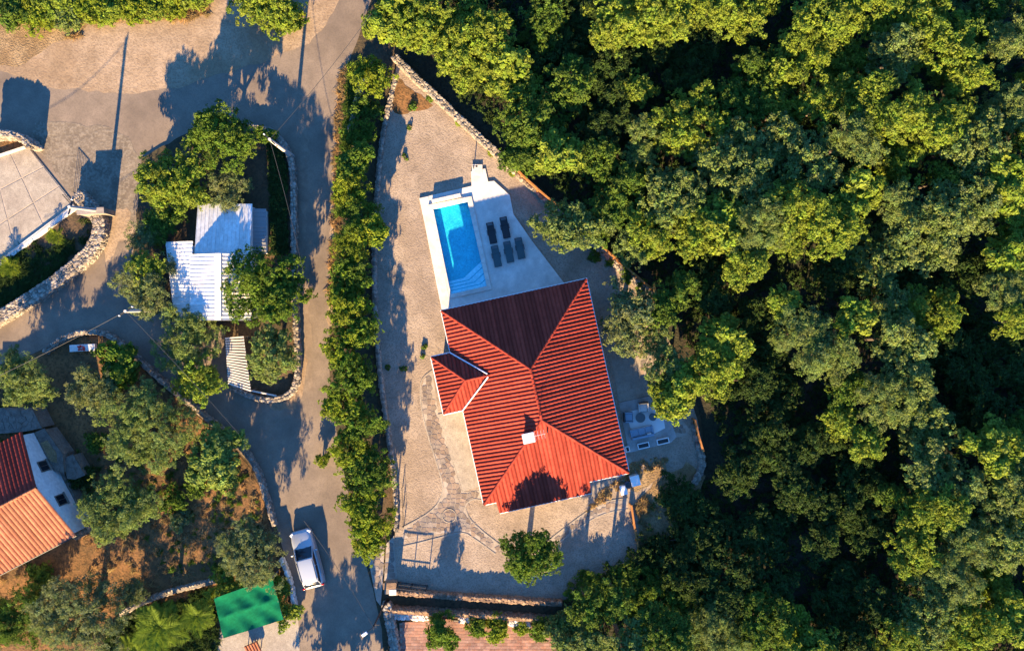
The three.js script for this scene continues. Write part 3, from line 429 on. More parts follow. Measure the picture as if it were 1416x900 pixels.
{ const b = at(655, 233, 0.4), t = thing('outdoor_shower', 'slim outdoor shower post on the pale deck corner', 'shower', b); mesh('post', cyl(0.045, 0.045, V(0, 0, 0), V(0, 1.35, 0), 10), M.iron, t); mesh('shower_head', merge([cyl(0.02, 0.02, V(0, 1.32, 0), V(0.3, 1.34, 0.05), 6), cyl(0.1, 0.1, V(0.3, 1.3, 0.05), V(0.3, 1.33, 0.05), 12)]), M.iron, t); mesh('tray', rbox(0.9, 0.03, 0.9, 0.01, 0.3, 0.02, 0.1), M.whiteStone, t); }

// ------------------------------------------------------------------ white metal roofed cottage on the island
{
  const A = at(262, 350, 3.4), B = at(343, 350, 3.4), C = at(326, 444, 3.4), base = at(300, 395, 3.4), t = thing('cottage', 'cottage with ribbed white metal roofs among the island trees', 'house', V(base.x, 0.1, base.z), 0);
  const r = (px, py, y) => at(px, py, y).sub(V(base.x, 0.1, base.z));
  // main block: ridge runs north to south
  const x0 = r(262, 350, 3.1).x, x1 = r(344, 350, 3.1).x, zA = r(300, 351, 3.3).z, zB = r(300, 443, 3.3).z, xm = (x0 + x1) / 2 + 0.15, e = 2.75, rise = 0.95;
  mesh('wall', merge([block([[x0 + 0.2, zA + 0.15], [x1 - 0.2, zA + 0.15], [x1 - 0.2, zB - 0.2], [x0 + 0.2, zB - 0.2]], 0, e - 0.08)]), M.plaster, t);
  mesh('gable', (() => { const s = new THREE.Shape([new THREE.Vector2(x0 + 0.2, e - 0.09), new THREE.Vector2(x1 - 0.2, e - 0.09), new THREE.Vector2(xm, e + rise - 0.12)]), g = new THREE.ExtrudeGeometry(s, { depth: zB - zA - 0.35, bevelEnabled: false }); g.translate(0, 0, zA + 0.15); return g; })(), M.plaster, t);
  const roof = new THREE.Group(); roof.name = 'roof'; t.add(roof);
  const opt = { pitch: 0.33, amp: 0.032, course: 9, step: 0, flat: true, prof: [0, 0.1, 0.16, 0.84, 0.9] };
  const face = (o, sd, run, seed, L, range) => roofFace(roof, 'roof_sheet', o, sd, norm(run), L, range ?? (() => [0, run.length()]), M.metalRoof, { ...opt, seed });
  face(V(x0 - 0.1, e, zA), V(0, 0, 1), V(xm - x0 + 0.1, rise, 0), 1, zB - zA); face(V(x1 + 0.1, e, zB), V(0, 0, -1), V(xm - x1 - 0.1, rise, 0), 2, zB - zA);
  mesh('ridge_cap', (() => { const g = box(0.5, 0.04, zB - zA, xm, e + rise + 0.06, (zA + zB) / 2); return g; })(), M.metalRoof[2], roof);
  // upper block: sheets run north to south, lower than the main gable
  const u0 = r(270, 281, 2.6).x, u1 = r(346, 281, 2.6).x, zU = r(300, 281, 2.4).z, zE = zA + 0.1, d = zE - zU;
  face(V(u0, 2.0, zU), V(1, 0, 0), V(0, 0.75, d), 3, u1 - u0);
  mesh('wall', block([[u0 + 0.15, zU + 0.2], [u1 - 0.15, zU + 0.2], [u1 - 0.15, zE], [u0 + 0.15, zE]], 0, 1.95), M.plaster, t);
  // lean-to roofs
  const l0 = r(226, 333, 2.3).x; face(V(l0, 1.9, r(0, 334, 2.2).z), V(0, 0, 1), V(x0 - l0 + 0.05, 0.6, 0), 4, zB - r(0, 334, 2.2).z, (s) => [s * 0.13, Math.hypot(x0 - l0 + 0.05, 0.6)]);
  mesh('lean_to_wall', block([[l0 + 0.9, r(0, 340, 2).z], [x0 + 0.1, r(0, 340, 2).z], [x0 + 0.1, zB - 0.3], [l0 + 0.9, zB - 0.3]], 0, 1.9), M.plaster, t);
  const q0 = r(347, 287, 2).x, q1 = r(364, 287, 2).x, qz0 = r(0, 287, 2).z, qz1 = r(0, 350, 2).z;
  roofFace(roof, 'roof_sheet', V(q1, 1.15, qz1), V(0, 0, -1), norm(V(q0 - q1, 0.3, 0)), qz1 - qz0, () => [0, Math.hypot(q0 - q1, 0.3)], [std(0.2, 0.2, 0.2, 0.6)], { ...opt, seed: 5 });
  mesh('lean_to_wall', block([[q0 - 0.1, qz0 + 0.1], [q1 - 0.15, qz0 + 0.1], [q1 - 0.15, qz1 - 0.1], [q0 - 0.1, qz1 - 0.1]], 0, 1.1), M.plaster, t);
  const dz = zB - 0.2; const dr = mesh('door', box(0.9, 2, 0.06, xm - 0.6, 1.05, dz + 0.03), M.greyWood, t); mesh('handle', box(0.04, 0.12, 0.06, xm - 0.25, 1.05, dz + 0.08), M.iron, dr);
  const wi = mesh('window', box(1.0, 1.0, 0.06, xm + 1, 1.5, dz + 0.03), M.white, t); mesh('pane', box(0.84, 0.84, 0.04, xm + 1, 1.5, dz + 0.06), M.window, wi);
}
// slatted pergola walk south of the cottage
{
  const a = at(331, 470, 1.6), t = thing('pergola', 'narrow pergola with pale horizontal slats beside the island wall', 'pergola', V(a.x, 0.1, a.z));
  const r = (px, py) => at(px, py, 1.6).sub(V(a.x, 1.6 - 1.5, a.z)), L0 = r(312, 468), L1 = r(316, 530), R0 = r(336, 466), R1 = r(346, 540);
  for (let k = 0; k < 19; k++) { const f = k / 18, p = L0.clone().lerp(L1, f), q = R0.clone().lerp(R1, f), m = p.clone().add(q).multiplyScalar(0.5), g = box(p.distanceTo(q) + 0.1, 0.04, 0.13); g.rotateY(Math.atan2(-(q.z - p.z), q.x - p.x)); g.translate(m.x, 1.56, m.z); mesh('slat', g, M.whiteStone, t); }
  for (const [p, q] of [[L0, L1], [R0, R1]]) { const g = cyl(0.05, 0.05, V(p.x, 1.5, p.z), V(q.x, 1.5, q.z), 6); mesh('beam', g, M.greyWood, t); for (const f of [0, 0.5, 1]) { const m = p.clone().lerp(q, f); mesh('post', cyl(0.05, 0.05, V(m.x, -0.1, m.z), V(m.x, 1.5, m.z), 8), M.greyWood, t); } }
}
{ const p = at(362, 543, 0.5), t = thing('fence_beam', 'pale horizontal beam on short posts at the island tip', 'beam', V(p.x, 0.1, p.z), -0.2); mesh('beam', rbox(2.6, 0.12, 0.14, 0.02, 0, 0.5, 0), M.whiteStone, t); for (const s of [-1.1, 1.1]) mesh('post', box(0.1, 0.5, 0.1, s, 0.24, 0), M.greyWood, t); }

// ------------------------------------------------------------------ white gabled house with orange roof
{
  const E2 = 3.5, n = at(30, 597, E2), s = at(104, 740, E2), ap = at(46, 678, 5.2), mid = n.clone().add(s).multiplyScalar(0.5), dir = norm(s.clone().sub(n)), wlen = n.distanceTo(s), th = Math.atan2(dir.x, dir.z);
  // local z runs along the gable, local -x runs back along the ridge
  const t = thing('gabled_house', 'white gabled house with orange tile roof and two dark gable windows', 'house', V(mid.x, 0, mid.z), th), h2 = wlen / 2, rise = 1.75, back = -12, T = Math.hypot(h2, rise);
  const gable = new THREE.Shape([new THREE.Vector2(-h2 + 0.25, 0), new THREE.Vector2(h2 - 0.25, 0), new THREE.Vector2(h2 - 0.25, E2 - 0.05), new THREE.Vector2(0, E2 + rise - 0.12), new THREE.Vector2(-h2 + 0.25, E2 - 0.05)]);
  const wg = new THREE.ExtrudeGeometry(gable, { depth: -back, bevelEnabled: false }); wg.rotateY(-Math.PI / 2); wg.translate(-0.15, 0, 0); mesh('wall', wg, M.plaster, t);
  const roof = new THREE.Group(); roof.name = 'roof'; t.add(roof);
  roofFace(roof, 'tile_row', V(0, E2 - 0.02, h2), V(-1, 0, 0), norm(V(0, rise, -h2)), -back, () => [0, T], M.oldTile, { pitch: 0.36, amp: 0.1, seed: 11 });
  roofFace(roof, 'tile_row', V(back, E2 - 0.02, -h2), V(1, 0, 0), norm(V(0, rise, h2)), -back, () => [0, T], M.tile, { pitch: 0.36, amp: 0.09, seed: 12 });
  for (let k = 0; k < 28; k++) mesh('ridge_tile', cyl(0.13, 0.1, V(-k * 0.42, E2 + rise + 0.02, 0), V(-k * 0.42 - 0.46, E2 + rise + 0.02, 0), 8), M.oldTile[k % 3], roof);
  for (const z of [-1.55, 1.6]) { const f = mesh('window', box(0.08, 1.25, 0.95, -0.13, 2.85, z), M.stoneSlab, t); for (const q of [-0.2, 0.2]) mesh('pane', box(0.04, 1.05, 0.36, -0.09, 2.85, z + q), M.window, f); mesh('sill', box(0.2, 0.06, 1.1, -0.08, 2.18, z), M.stone, f); }
  mesh('gutter', cyl(0.07, 0.07, V(0, E2 - 0.08, h2 + 0.05), V(back, E2 - 0.08, h2 + 0.05), 8), M.iron, t);
  // low stone roofed annexes at the foot of the gable
  const R = rng(77);
  const annex = (label, pts, y, inset) => {
    const w = gpt(pts, y), c = w.reduce((a, p) => [a[0] + p[0] / w.length, a[1] + p[1] / w.length], [0, 0]), rel = w.map(([x, z]) => [x - c[0], z - c[1]]), a = thing('stone_annex', label, 'outbuilding', V(c[0], 0, c[1]), 0, 'stone roofed annexes');
    mesh('wall', block(rel.map(([x, z]) => [x * 0.94, z * 0.94]), 0, y - 0.08), M.stone, a);
    const rf = mesh('roof', block(rel, y - 0.075, y), M.stoneSlab, a), sl = cells(rel.map(([x, z]) => [x * 0.985, z * 0.985]), 0.5, Math.floor(R() * 999), 0.03);
    for (const p of sl) { const hh = y + 0.03 + 0.03 * R(); mesh('stone_slab', block(p, y - 0.01, hh), M.stoneSlab, rf); }
    if (inset) mesh('tile_panel', block(rel.map(([x, z]) => [x * 0.5, z * 0.5]), y + 0.02, y + 0.09), M.drygrass, rf);
  };
  annex('flat stone slab roof annex behind the white gabled house', [[-30, 566], [44, 566], [57, 592], [31, 597], [-30, 602]], 2.2);
  annex('stone slab roof annex with brown centre against the white gable', [[43, 600], [60, 592], [86, 628], [88, 655], [70, 650]], 1.9, true);
  annex('low brown stone ledge along the foot of the white gable', [[76, 650], [88, 655], [104, 690], [114, 720], [106, 728], [92, 690]], 1.2);
  annex('small stone slab lean-to jutting from the gable annexes', [[86, 634], [100, 628], [117, 657], [103, 663], [92, 662]], 1.5);
}

// ------------------------------------------------------------------ slab driveway
{
  const Q = [at(-60, 236), at(39, 203), at(104, 284), at(-60, 405)], t = thing('slab_driveway', 'pale driveway of large aggregate concrete slabs with joints', 'driveway', V(Q[1].x, 0, Q[1].z));
  const L = (u, v) => { const a = Q[0].clone().lerp(Q[1], u), b = Q[3].clone().lerp(Q[2], u), p = a.lerp(b, v); return [p.x - Q[1].x, p.z - Q[1].z]; };
  mesh('bed', block([L(0, 0), L(1, 0), L(1, 1), L(0, 1)], -0.1, 0.1), M.mortar, t);
  const us = [0, 0.25, 0.5, 0.75, 1], vs = [0, 0.34, 0.67, 1], g = 0.008;
  for (let i = 0; i < 4; i++) for (let j = 0; j < 3; j++) mesh('concrete_slab', block([L(us[i] + g, vs[j] + g), L(us[i + 1] - g, vs[j] + g), L(us[i + 1] - g, vs[j + 1] - g), L(us[i] + g, vs[j + 1] - g)], 0.05, 0.125), M.aggregate, t);
  const k = ribbon([[at(105, 286).x, at(105, 286).z], [at(-60, 410).x, at(-60, 410).z]], 0.45); struct('kerb', block(k, -0.1, 0.3), M.concrete);
  const k2 = ribbon([[at(36, 204).x, at(36, 204).z], [at(-60, 236).x, at(-60, 236).z]], 0.2); struct('kerb', block(k2, -0.1, 0.3), M.whiteStone);
}
{ const a = at(96, 272, 0.5), b = at(112, 290, 0.5), L = a.distanceTo(b), t = thing('driveway_gate', 'thin iron driveway gate between the slabs and the rubble wall', 'gate', V(a.x, 0.1, a.z), Math.atan2(-(b.z - a.z), b.x - a.x)); mesh('gate_frame', merge([box(L, 0.05, 0.04, L / 2, 1.6, 0), box(L, 0.05, 0.04, L / 2, 0.1, 0)]), M.iron, t); for (let k = 0; k < 9; k++) mesh('bar', cyl(0.018, 0.018, V(k * L / 8, 0.1, 0), V(k * L / 8, 1.6, 0), 6), M.iron, t); }
{ const p = at(133, 294, 1), t = thing('wall_pier', 'tall square stone pier at the end of the rubble wall', 'pillar', V(p.x, 0, p.z), 0.05); mesh('shaft', box(2.2, 2.0, 0.45, 0, 1.0, 0), M.stone, t); mesh('cap_slab', rbox(2.3, 0.08, 0.55, 0.02, 0, 2.03, 0), M.greyWood, t); }
struct('brick_floor', sheet(gpt([[-60, 190], [38, 192], [38, 200], [-60, 230]]), 0.02), M.garden);

// ------------------------------------------------------------------ brick terrace at the southern neighbour
{
  const y = 0.05, pts = [[552, 862], [600, 856], [770, 868], [780, 980], [556, 980]], poly = gpt(pts, y), bed = struct('brick_terrace', block(poly, -0.1, y), M.mortar), list = [], R = rng(4), xs = poly.map((p) => p[0]), zs = poly.map((p) => p[1]);
  for (let z = Math.min(...zs), r = 0; z < Math.max(...zs); z += 0.26, r++) for (let x = Math.min(...xs) - (r % 2) * 0.26; x < Math.max(...xs); x += 0.52) if (inside(x + 0.26, z + 0.13, poly)) list.push([[x, z], [x + 0.5, z], [x + 0.5, z + 0.24], [x, z + 0.24]]);
  const m = surface(82, { size: 256, metres: 4, a: [0.27, 0.145, 0.105], b: [0.22, 0.112, 0.082], c: [0.32, 0.215, 0.165], grain: 60, contrast: 0.4, bump: 0.006, extra: { vertexColors: true } });
  const s = mesh('paving_bricks', cellGeo(list, y - 0.01, y + 0.025, 9, 0.45), m, bed); s.userData.kind = 'stuff';
}
struct('passage_floor', sheet(gpt([[538, 824], [778, 838], [786, 852], [538, 840]]), 0.016), M.ground);

// ------------------------------------------------------------------ parked car
{
  const p = at(424, 773, 0.8), th = Math.atan2(-22, -80) , t = thing('parked_car', 'silver white hatchback parked at the road edge by the green awning', 'car', V(p.x, 0.012, p.z), 0.262); t.scale.setScalar(1.07);
  // nose points to -z
  const paint = new THREE.MeshPhysicalMaterial({ color: lin(0.36, 0.38, 0.40), roughness: 0.3, metalness: 0.15, clearcoat: 0.8, clearcoatRoughness: 0.08 });
  const loft = (secs) => { // secs: [z, halfWidth, yLow, yHigh, crown]; rounded cross sections joined along z
    const N = 14, pos = [], idx = [], uv = [];
    for (const [z, w, y0, y1, cr] of secs) for (let k = 0; k <= N; k++) { const a = Math.PI * k / N, cx = Math.cos(a), sx = Math.sin(a), x = w * Math.sign(cx) * Math.pow(Math.abs(cx), 0.42), y = y0 + (y1 - y0) * Math.pow(sx, 0.38) + cr * sx; pos.push(x, y, z); uv.push(x, z); }
    for (let i = 0; i + 1 < secs.length; i++) for (let k = 0; k < N; k++) { const a = i * (N + 1) + k; idx.push(a, a + 1, a + N + 1, a + 1, a + N + 2, a + N + 1); }
    for (const [i, f] of [[0, 1], [secs.length - 1, 0]]) for (let k = 1; k + 1 <= N; k++) { const b = i * (N + 1); f ? idx.push(b, b + k + 1, b + k) : idx.push(b, b + k, b + k + 1); }
    const g = new THREE.BufferGeometry(); g.setAttribute('position', new THREE.Float32BufferAttribute(pos, 3)); g.setAttribute('uv', new THREE.Float32BufferAttribute(uv, 2)); g.setIndex(idx); g.computeVertexNormals(); return g;
  };
  mesh('body', loft([[-2.36, 0.5, 0.32, 0.58, 0], [-2.3, 0.72, 0.26, 0.68, 0.02], [-2.1, 0.84, 0.24, 0.76, 0.03], [-1.6, 0.9, 0.24, 0.86, 0.05], [-1.0, 0.91, 0.24, 0.95, 0.06], [-0.4, 0.91, 0.24, 0.98, 0.04], [0.8, 0.91, 0.24, 1.0, 0.02], [1.7, 0.9, 0.24, 1.02, 0.02], [2.15, 0.86, 0.26, 1.0, 0.02], [2.32, 0.8, 0.3, 0.9, 0.0], [2.38, 0.6, 0.34, 0.72, 0]]), paint, t);
  mesh('greenhouse', loft([[-1.1, 0.7, 0.9, 0.93, 0], [-0.75, 0.74, 0.9, 1.12, 0.01], [-0.15, 0.75, 0.9, 1.43, 0.01], [0.5, 0.76, 0.9, 1.48, 0.01], [1.4, 0.74, 0.9, 1.46, 0.01], [1.95, 0.7, 0.9, 1.3, 0.01], [2.2, 0.66, 0.9, 1.0, 0]]), M.window, t);
  const roof = mesh('roof', loft([[-0.2, 0.62, 1.41, 1.44, 0.01], [-0.1, 0.68, 1.4, 1.485, 0.02], [0.5, 0.71, 1.4, 1.515, 0.03], [1.4, 0.69, 1.4, 1.5, 0.02], [1.78, 0.62, 1.38, 1.44, 0.01]]), paint, t);
  for (const s of [-1, 1]) { mesh('roof_rail', cyl(0.022, 0.022, V(s * 0.62, 1.55, -0.05), V(s * 0.6, 1.53, 1.6), 6), M.iron, t);
    for (const [a, b] of [[V(s * 0.72, 0.96, -0.95), V(s * 0.66, 1.43, -0.15)], [V(s * 0.73, 0.98, 0.55), V(s * 0.69, 1.45, 0.5)], [V(s * 0.66, 1.0, 2.12), V(s * 0.62, 1.4, 1.75)]]) mesh('pillar', cyl(0.045, 0.04, a, b, 6), paint, t);
    mesh('wing_mirror', rbox(0.2, 0.13, 0.12, 0.04, s * 0.99, 1.0, -0.6), paint, t);
    mesh('headlight', (() => { const g = rbox(0.32, 0.14, 0.3, 0.05); g.rotateY(s * -0.5); g.translate(s * 0.68, 0.68, -2.1); return g; })(), std(0.6, 0.62, 0.64, 0.1), t);
    mesh('tail_light', rbox(0.2, 0.3, 0.14, 0.03, s * 0.76, 0.86, 2.22), std(0.35, 0.01, 0.01, 0.2), t);
    mesh('door', rbox(0.02, 0.5, 1.05, 0.008, s * 0.905, 0.66, -0.1), paint, t); mesh('door', rbox(0.02, 0.5, 0.95, 0.008, s * 0.905, 0.66, 0.93), paint, t);
    for (const z of [-1.45, 1.45]) { const w = new THREE.Group(); w.name = 'wheel'; t.add(w); const ty = new THREE.TorusGeometry(0.235, 0.085, 10, 24); ty.rotateY(Math.PI / 2); ty.scale(1.2, 1, 1); ty.translate(s * 0.8, 0.32, z); mesh('tyre', ty, std(0.015, 0.015, 0.016, 0.9), w); const rm = new THREE.CylinderGeometry(0.19, 0.19, 0.14, 18); rm.rotateZ(Math.PI / 2); rm.translate(s * 0.82, 0.32, z); mesh('rim', rm, std(0.4, 0.4, 0.42, 0.3, { metalness: 0.8 }), w); } }
  mesh('grille', rbox(0.9, 0.16, 0.06, 0.02, 0, 0.5, -2.35), M.dark, t); mesh('bumper', rbox(1.5, 0.16, 0.12, 0.05, 0, 0.42, 2.34), M.dark, t);
  mesh('wiper', merge([cyl(0.012, 0.012, V(-0.5, 0.99, -1.02), V(0.1, 1.03, -0.92), 5), cyl(0.012, 0.012, V(0.1, 0.99, -1.02), V(0.6, 1.02, -0.92), 5)]), M.dark, t);
}

// ------------------------------------------------------------------ green awning
{
  const y = 2.1, q = [at(296, 827, y), at(376, 798, y), at(392, 856, y), at(309, 882, y)], c = q.reduce((a, p) => a.add(p), V(0, 0, 0)).multiplyScalar(0.25), t = thing('green_awning', 'sagging green tarpaulin awning on posts beside the vines', 'awning', V(c.x, 0, c.z)), r = q.map((p) => V(p.x - c.x, y, p.z - c.z));
  const n = 28, pos = [], uv = [], idx = [], f = fbm(64, 6, 3, 3);
  for (let j = 0; j <= n; j++) for (let i = 0; i <= n; i++) { const u = i / n, v = j / n, p = r[0].clone().lerp(r[1], u).lerp(r[3].clone().lerp(r[2], u), v); const bay = Math.abs(Math.sin(u * Math.PI * 3)) * Math.abs(Math.sin(v * Math.PI * 2)); p.y += 0.12 - 0.17 * bay + 0.12 * (f[(j * 2 % 64) * 64 + i * 2 % 64] - 0.5) + 0.05 * Math.sin((u * 3 - v * 2) * 6) * u; pos.push(p.x, p.y, p.z); uv.push(u * 5, v * 4); }
  for (let j = 0; j < n; j++) for (let i = 0; i < n; i++) { const a = j * (n + 1) + i; idx.push(a, a + n + 1, a + 1, a + 1, a + n + 1, a + n + 2); }
  const g = new THREE.BufferGeometry(); g.setAttribute('position', new THREE.Float32BufferAttribute(pos, 3)); g.setAttribute('uv', new THREE.Float32BufferAttribute(uv, 2)); g.setIndex(idx); g.computeVertexNormals();
  mesh('tarpaulin', g, surface(83, { size: 256, metres: 3, a: [0.002, 0.12, 0.05], b: [0.002, 0.096, 0.04], c: [0.005, 0.15, 0.065], grain: 80, contrast: 0.35, bump: 0.003, rough: 0.9, matte: 0.15 }), t);
  for (const p of r) mesh('post', cyl(0.05, 0.05, V(p.x * 0.97, 0, p.z * 0.97), V(p.x * 0.97, y + 0.02, p.z * 0.97), 8), M.greyWood, t);
  for (const [a, b] of [[0, 1], [3, 2], [0, 3], [1, 2]]) mesh('beam', cyl(0.04, 0.04, V(r[a].x * 0.97, y, r[a].z * 0.97), V(r[b].x * 0.97, y, r[b].z * 0.97), 6), M.greyWood, t);
  for (const u of [1 / 3, 2 / 3]) { const a = r[0].clone().lerp(r[1], u), b = r[3].clone().lerp(r[2], u); mesh('beam', cyl(0.035, 0.035, V(a.x, y + 0.02, a.z), V(b.x, y + 0.02, b.z), 6), M.greyWood, t); }
}
{ const p = at(349, 896, 0.5), t = thing('tile_stack', 'small terracotta tiled canopy on the pale courtyard', 'canopy', V(p.x, 0.03, p.z), 0.4); for (let k = 0; k < 5; k++) { const g = cyl(0.13, 0.11, V(-0.5 + k * 0.25, 0.55, -0.4), V(-0.5 + k * 0.25, 0.45, 0.5), 8); mesh('tile', g, M.oldTile[k % 3], t); } for (const [x, z] of [[-0.45, -0.3], [0.45, -0.3], [-0.45, 0.4], [0.45, 0.4]]) mesh('leg', cyl(0.04, 0.04, V(x, 0, z), V(x, 0.48, z), 6), M.greyWood, t); }

// ------------------------------------------------------------------ sun loungers, outdoor seating, service boxes
{
  const black = std(0.010, 0.011, 0.014, 0.7), green = std(0.042, 0.075, 0.08, 0.85);
  const lounger = (px, py, pad, label, group, turn = 0.2) => {
    const p = at(px, py, 0.6), t = thing('sun_lounger', label, 'sun lounger', V(p.x, 0.4, p.z), turn, group);
    mesh('frame', merge([box(0.04, 0.05, 1.75, -0.3, 0.27, 0), box(0.04, 0.05, 1.75, 0.3, 0.27, 0), box(0.6, 0.05, 0.04, 0, 0.27, -0.86), box(0.6, 0.05, 0.04, 0, 0.27, 0.86)]), M.dark, t);
    for (const x of [-0.3, 0.3]) for (const z of [-0.72, 0.72]) mesh('leg', box(0.045, 0.26, 0.045, x, 0.13, z), M.dark, t);
    mesh('seat_pad', rbox(0.64, 0.08, 1.12, 0.03, 0, 0.34, 0.3), pad, t);
    const b = rbox(0.64, 0.08, 0.72, 0.03, 0, 0, -0.34); b.rotateX(0.35); b.translate(0, 0.37, -0.27); const bk = mesh('backrest', b, pad, t), hp = rbox(0.46, 0.09, 0.2, 0.04, 0, 0.075, -0.55); hp.rotateX(0.35); hp.translate(0, 0.37, -0.27); mesh('pillow', hp, std(0.09, 0.1, 0.105, 0.9), bk);
    for (let k = 0; k < 9; k++) mesh('slat', box(0.62, 0.012, 0.05, 0, 0.298, -0.2 + k * 0.125), M.iron, t);
    for (const s of [-1, 1]) { const a = mesh('armrest', rbox(0.06, 0.04, 0.45, 0.015, s * 0.36, 0.47, -0.1), M.dark, t); mesh('support', box(0.035, 0.2, 0.035, s * 0.35, 0.36, 0.02), M.dark, a); }
  };
  lounger(680, 323, black, 'black sun lounger standing beside the pool coping', 'sun loungers on the pool deck');
  lounger(698.5, 315.5, black, 'black sun lounger reaching under the overhanging tree branch', 'sun loungers on the pool deck');
  lounger(686.5, 355, green, 'dark green padded sun lounger closest to the pool steps', 'sun loungers on the pool deck');
  lounger(703.5, 349, green, 'middle one of three dark green padded sun loungers', 'sun loungers on the pool deck');
  lounger(719, 344, green, 'dark green padded sun lounger at the outer end of its row', 'sun loungers on the pool deck');
}
{
  const blue = std(0.20, 0.27, 0.34, 0.9), pale = std(0.5, 0.48, 0.45, 0.9), Y = 0.3;
  { const p = at(888, 598, 0.8), t = thing('outdoor_sofa', 'blue grey outdoor sofa facing the two round tables', 'sofa', V(p.x, Y, p.z), 0.22); mesh('base', rbox(1.9, 0.28, 0.85, 0.04, 0, 0.22, 0), M.gutter, t); for (const x of [-0.6, 0, 0.6]) mesh('seat_cushion', rbox(0.58, 0.16, 0.62, 0.05, x, 0.42, -0.08), blue, t); mesh('backrest', rbox(1.9, 0.5, 0.2, 0.06, 0, 0.52, 0.36), blue, t); for (const s of [-1, 1]) mesh('armrest', rbox(0.16, 0.42, 0.85, 0.05, s * 0.92, 0.4, 0), blue, t); for (const x of [-0.85, 0.85]) for (const z of [-0.35, 0.35]) mesh('leg', box(0.06, 0.1, 0.06, x, 0.05, z), M.dark, t); mesh('throw_pillow', rbox(0.4, 0.34, 0.12, 0.05, 0.55, 0.62, 0.2), pale, t); }
  const chair = (px, py, turn, m, label) => { const p = at(px, py, 0.8), t = thing('outdoor_armchair', label, 'armchair', V(p.x, Y, p.z), turn, 'armchairs on the terrace'); t.scale.setScalar(1.15); mesh('base', rbox(0.72, 0.22, 0.72, 0.04, 0, 0.24, 0), M.dark, t); mesh('seat_cushion', rbox(0.56, 0.14, 0.58, 0.05, 0, 0.42, 0.03), m, t); mesh('backrest', rbox(0.72, 0.45, 0.14, 0.05, 0, 0.55, -0.32), M.dark, t); for (const s of [-1, 1]) mesh('armrest', rbox(0.1, 0.3, 0.7, 0.03, s * 0.34, 0.46, 0), m, t); for (const x of [-0.3, 0.3]) for (const z of [-0.3, 0.3]) mesh('leg', box(0.05, 0.14, 0.05, x, 0.07, z), M.dark, t); };
  chair(890, 563, 0.1, pale, 'dark outdoor armchair with a pale cushion beyond the round tables'); chair(869, 577, 1.6, blue, 'dark outdoor armchair with a blue cushion against the villa wall side');
  const table = (px, py, r, h, label) => { const p = at(px, py, h), t = thing('round_table', label, 'table', V(p.x, Y, p.z), 0, 'round tables on the terrace'); const g = new THREE.CylinderGeometry(r, r, 0.05, 28); g.translate(0, h, 0); mesh('table_top', g, std(0.06, 0.075, 0.08, 0.5), t); for (let k = 0; k < 3; k++) { const a = k * 2.1; mesh('leg', cyl(0.025, 0.025, V(Math.cos(a) * r * 0.75, 0, Math.sin(a) * r * 0.75), V(Math.cos(a) * r * 0.6, h, Math.sin(a) * r * 0.6), 6), M.dark, t); } };
  table(885, 577, 0.42, 0.45, 'larger dark round coffee table before the sofa'); table(902, 576, 0.33, 0.38, 'smaller dark round coffee table before the sofa');
  const cp = (pts, y, m, h) => block(gpt(pts, y), y - 0.02, y + h);
  tag(mesh('outdoor_rug', block(gpt([[866, 570], [900, 562], [916, 566], [920, 592], [904, 600], [872, 592]], 0.31), 0.302, 0.316), std(0.62, 0.62, 0.6, 0.95)), 'pale grey rug under the outdoor sofa and round tables', 'rug');
  for (const [i, [px, py, w]] of [[868, 621, 0.35], [890, 616, 1.0], [917, 610, 1.05]].entries()) { const p = at(px, py, 0.6), t = thing('planter_box', ['narrow white rimmed black planter against the villa eave', 'white rimmed black planter behind the outdoor sofa', 'white rimmed black planter beside the paved strip'][i], 'planter', V(p.x, 0.28, p.z), 0.22, 'planters edging the terrace'); const o = [[-w / 2, -0.24], [w / 2, -0.24], [w / 2, 0.24], [-w / 2, 0.24]], n = o.map(([x, z]) => [x - Math.sign(x) * 0.06, z - Math.sign(z) * 0.06]); mesh('rim', block(o, 0, 0.42, [n]), M.white, t); mesh('soil', block(n.map(([x, z]) => [x * 0.99, z * 0.99]), 0, 0.2), M.dark, t); }
  const unit = (px, py, w, h, d, turn, label) => { const p = at(px, py, h), t = thing('service_box', label, 'box', V(p.x, 0.29, p.z), turn, 'white boxes behind the villa'); mesh('casing', rbox(w, h, d, 0.03, 0, h / 2, 0), M.white, t); mesh('lid', rbox(w + 0.04, 0.04, d + 0.04, 0.015, 0, h + 0.022, 0), M.white, t); mesh('grille', rbox(w * 0.7, h * 0.6, 0.02, 0.008, 0, h / 2, d / 2 + 0.011), M.dark, t); };
  unit(862, 677, 0.55, 0.7, 0.75, 0.2, 'tall narrow white service box at the villa corner'); unit(878, 664, 0.75, 0.8, 0.85, 0.25, 'wide white service box beside the brown leaf litter');
  { const p = at(868, 670, 0.6), t = thing('water_butt', 'dark blue water barrel between the two white boxes', 'barrel', V(p.x, 0.29, p.z)); const g = new THREE.LatheGeometry([[0, 0], [0.26, 0], [0.3, 0.25], [0.3, 0.5], [0.26, 0.75], [0, 0.75]].map(([a, b]) => new THREE.Vector2(a, b)), 16); mesh('barrel', g, std(0.05, 0.09, 0.16, 0.5), t); mesh('lid', cyl(0.27, 0.27, V(0, 0.75, 0), V(0, 0.79, 0), 16), M.dark, t); }
  { const p = at(112, 481, 0.5), t = thing('flower_planter', 'low blue grey stone planter with small red flowers by the curved wall', 'planter', V(p.x, 0.02, p.z), 0.05); mesh('trough', rbox(2.2, 0.4, 0.6, 0.04, 0, 0.2, 0), M.concrete, t); const R = rng(6); for (let k = 0; k < 14; k++) { const g = new THREE.IcosahedronGeometry(0.06 + 0.05 * R(), 0); g.translate(-0.3 + 0.5 * R(), 0.44 + 0.05 * R(), (R() - 0.5) * 0.4); mesh('flower', g, std(0.5, 0.03, 0.02, 0.7), t); } }
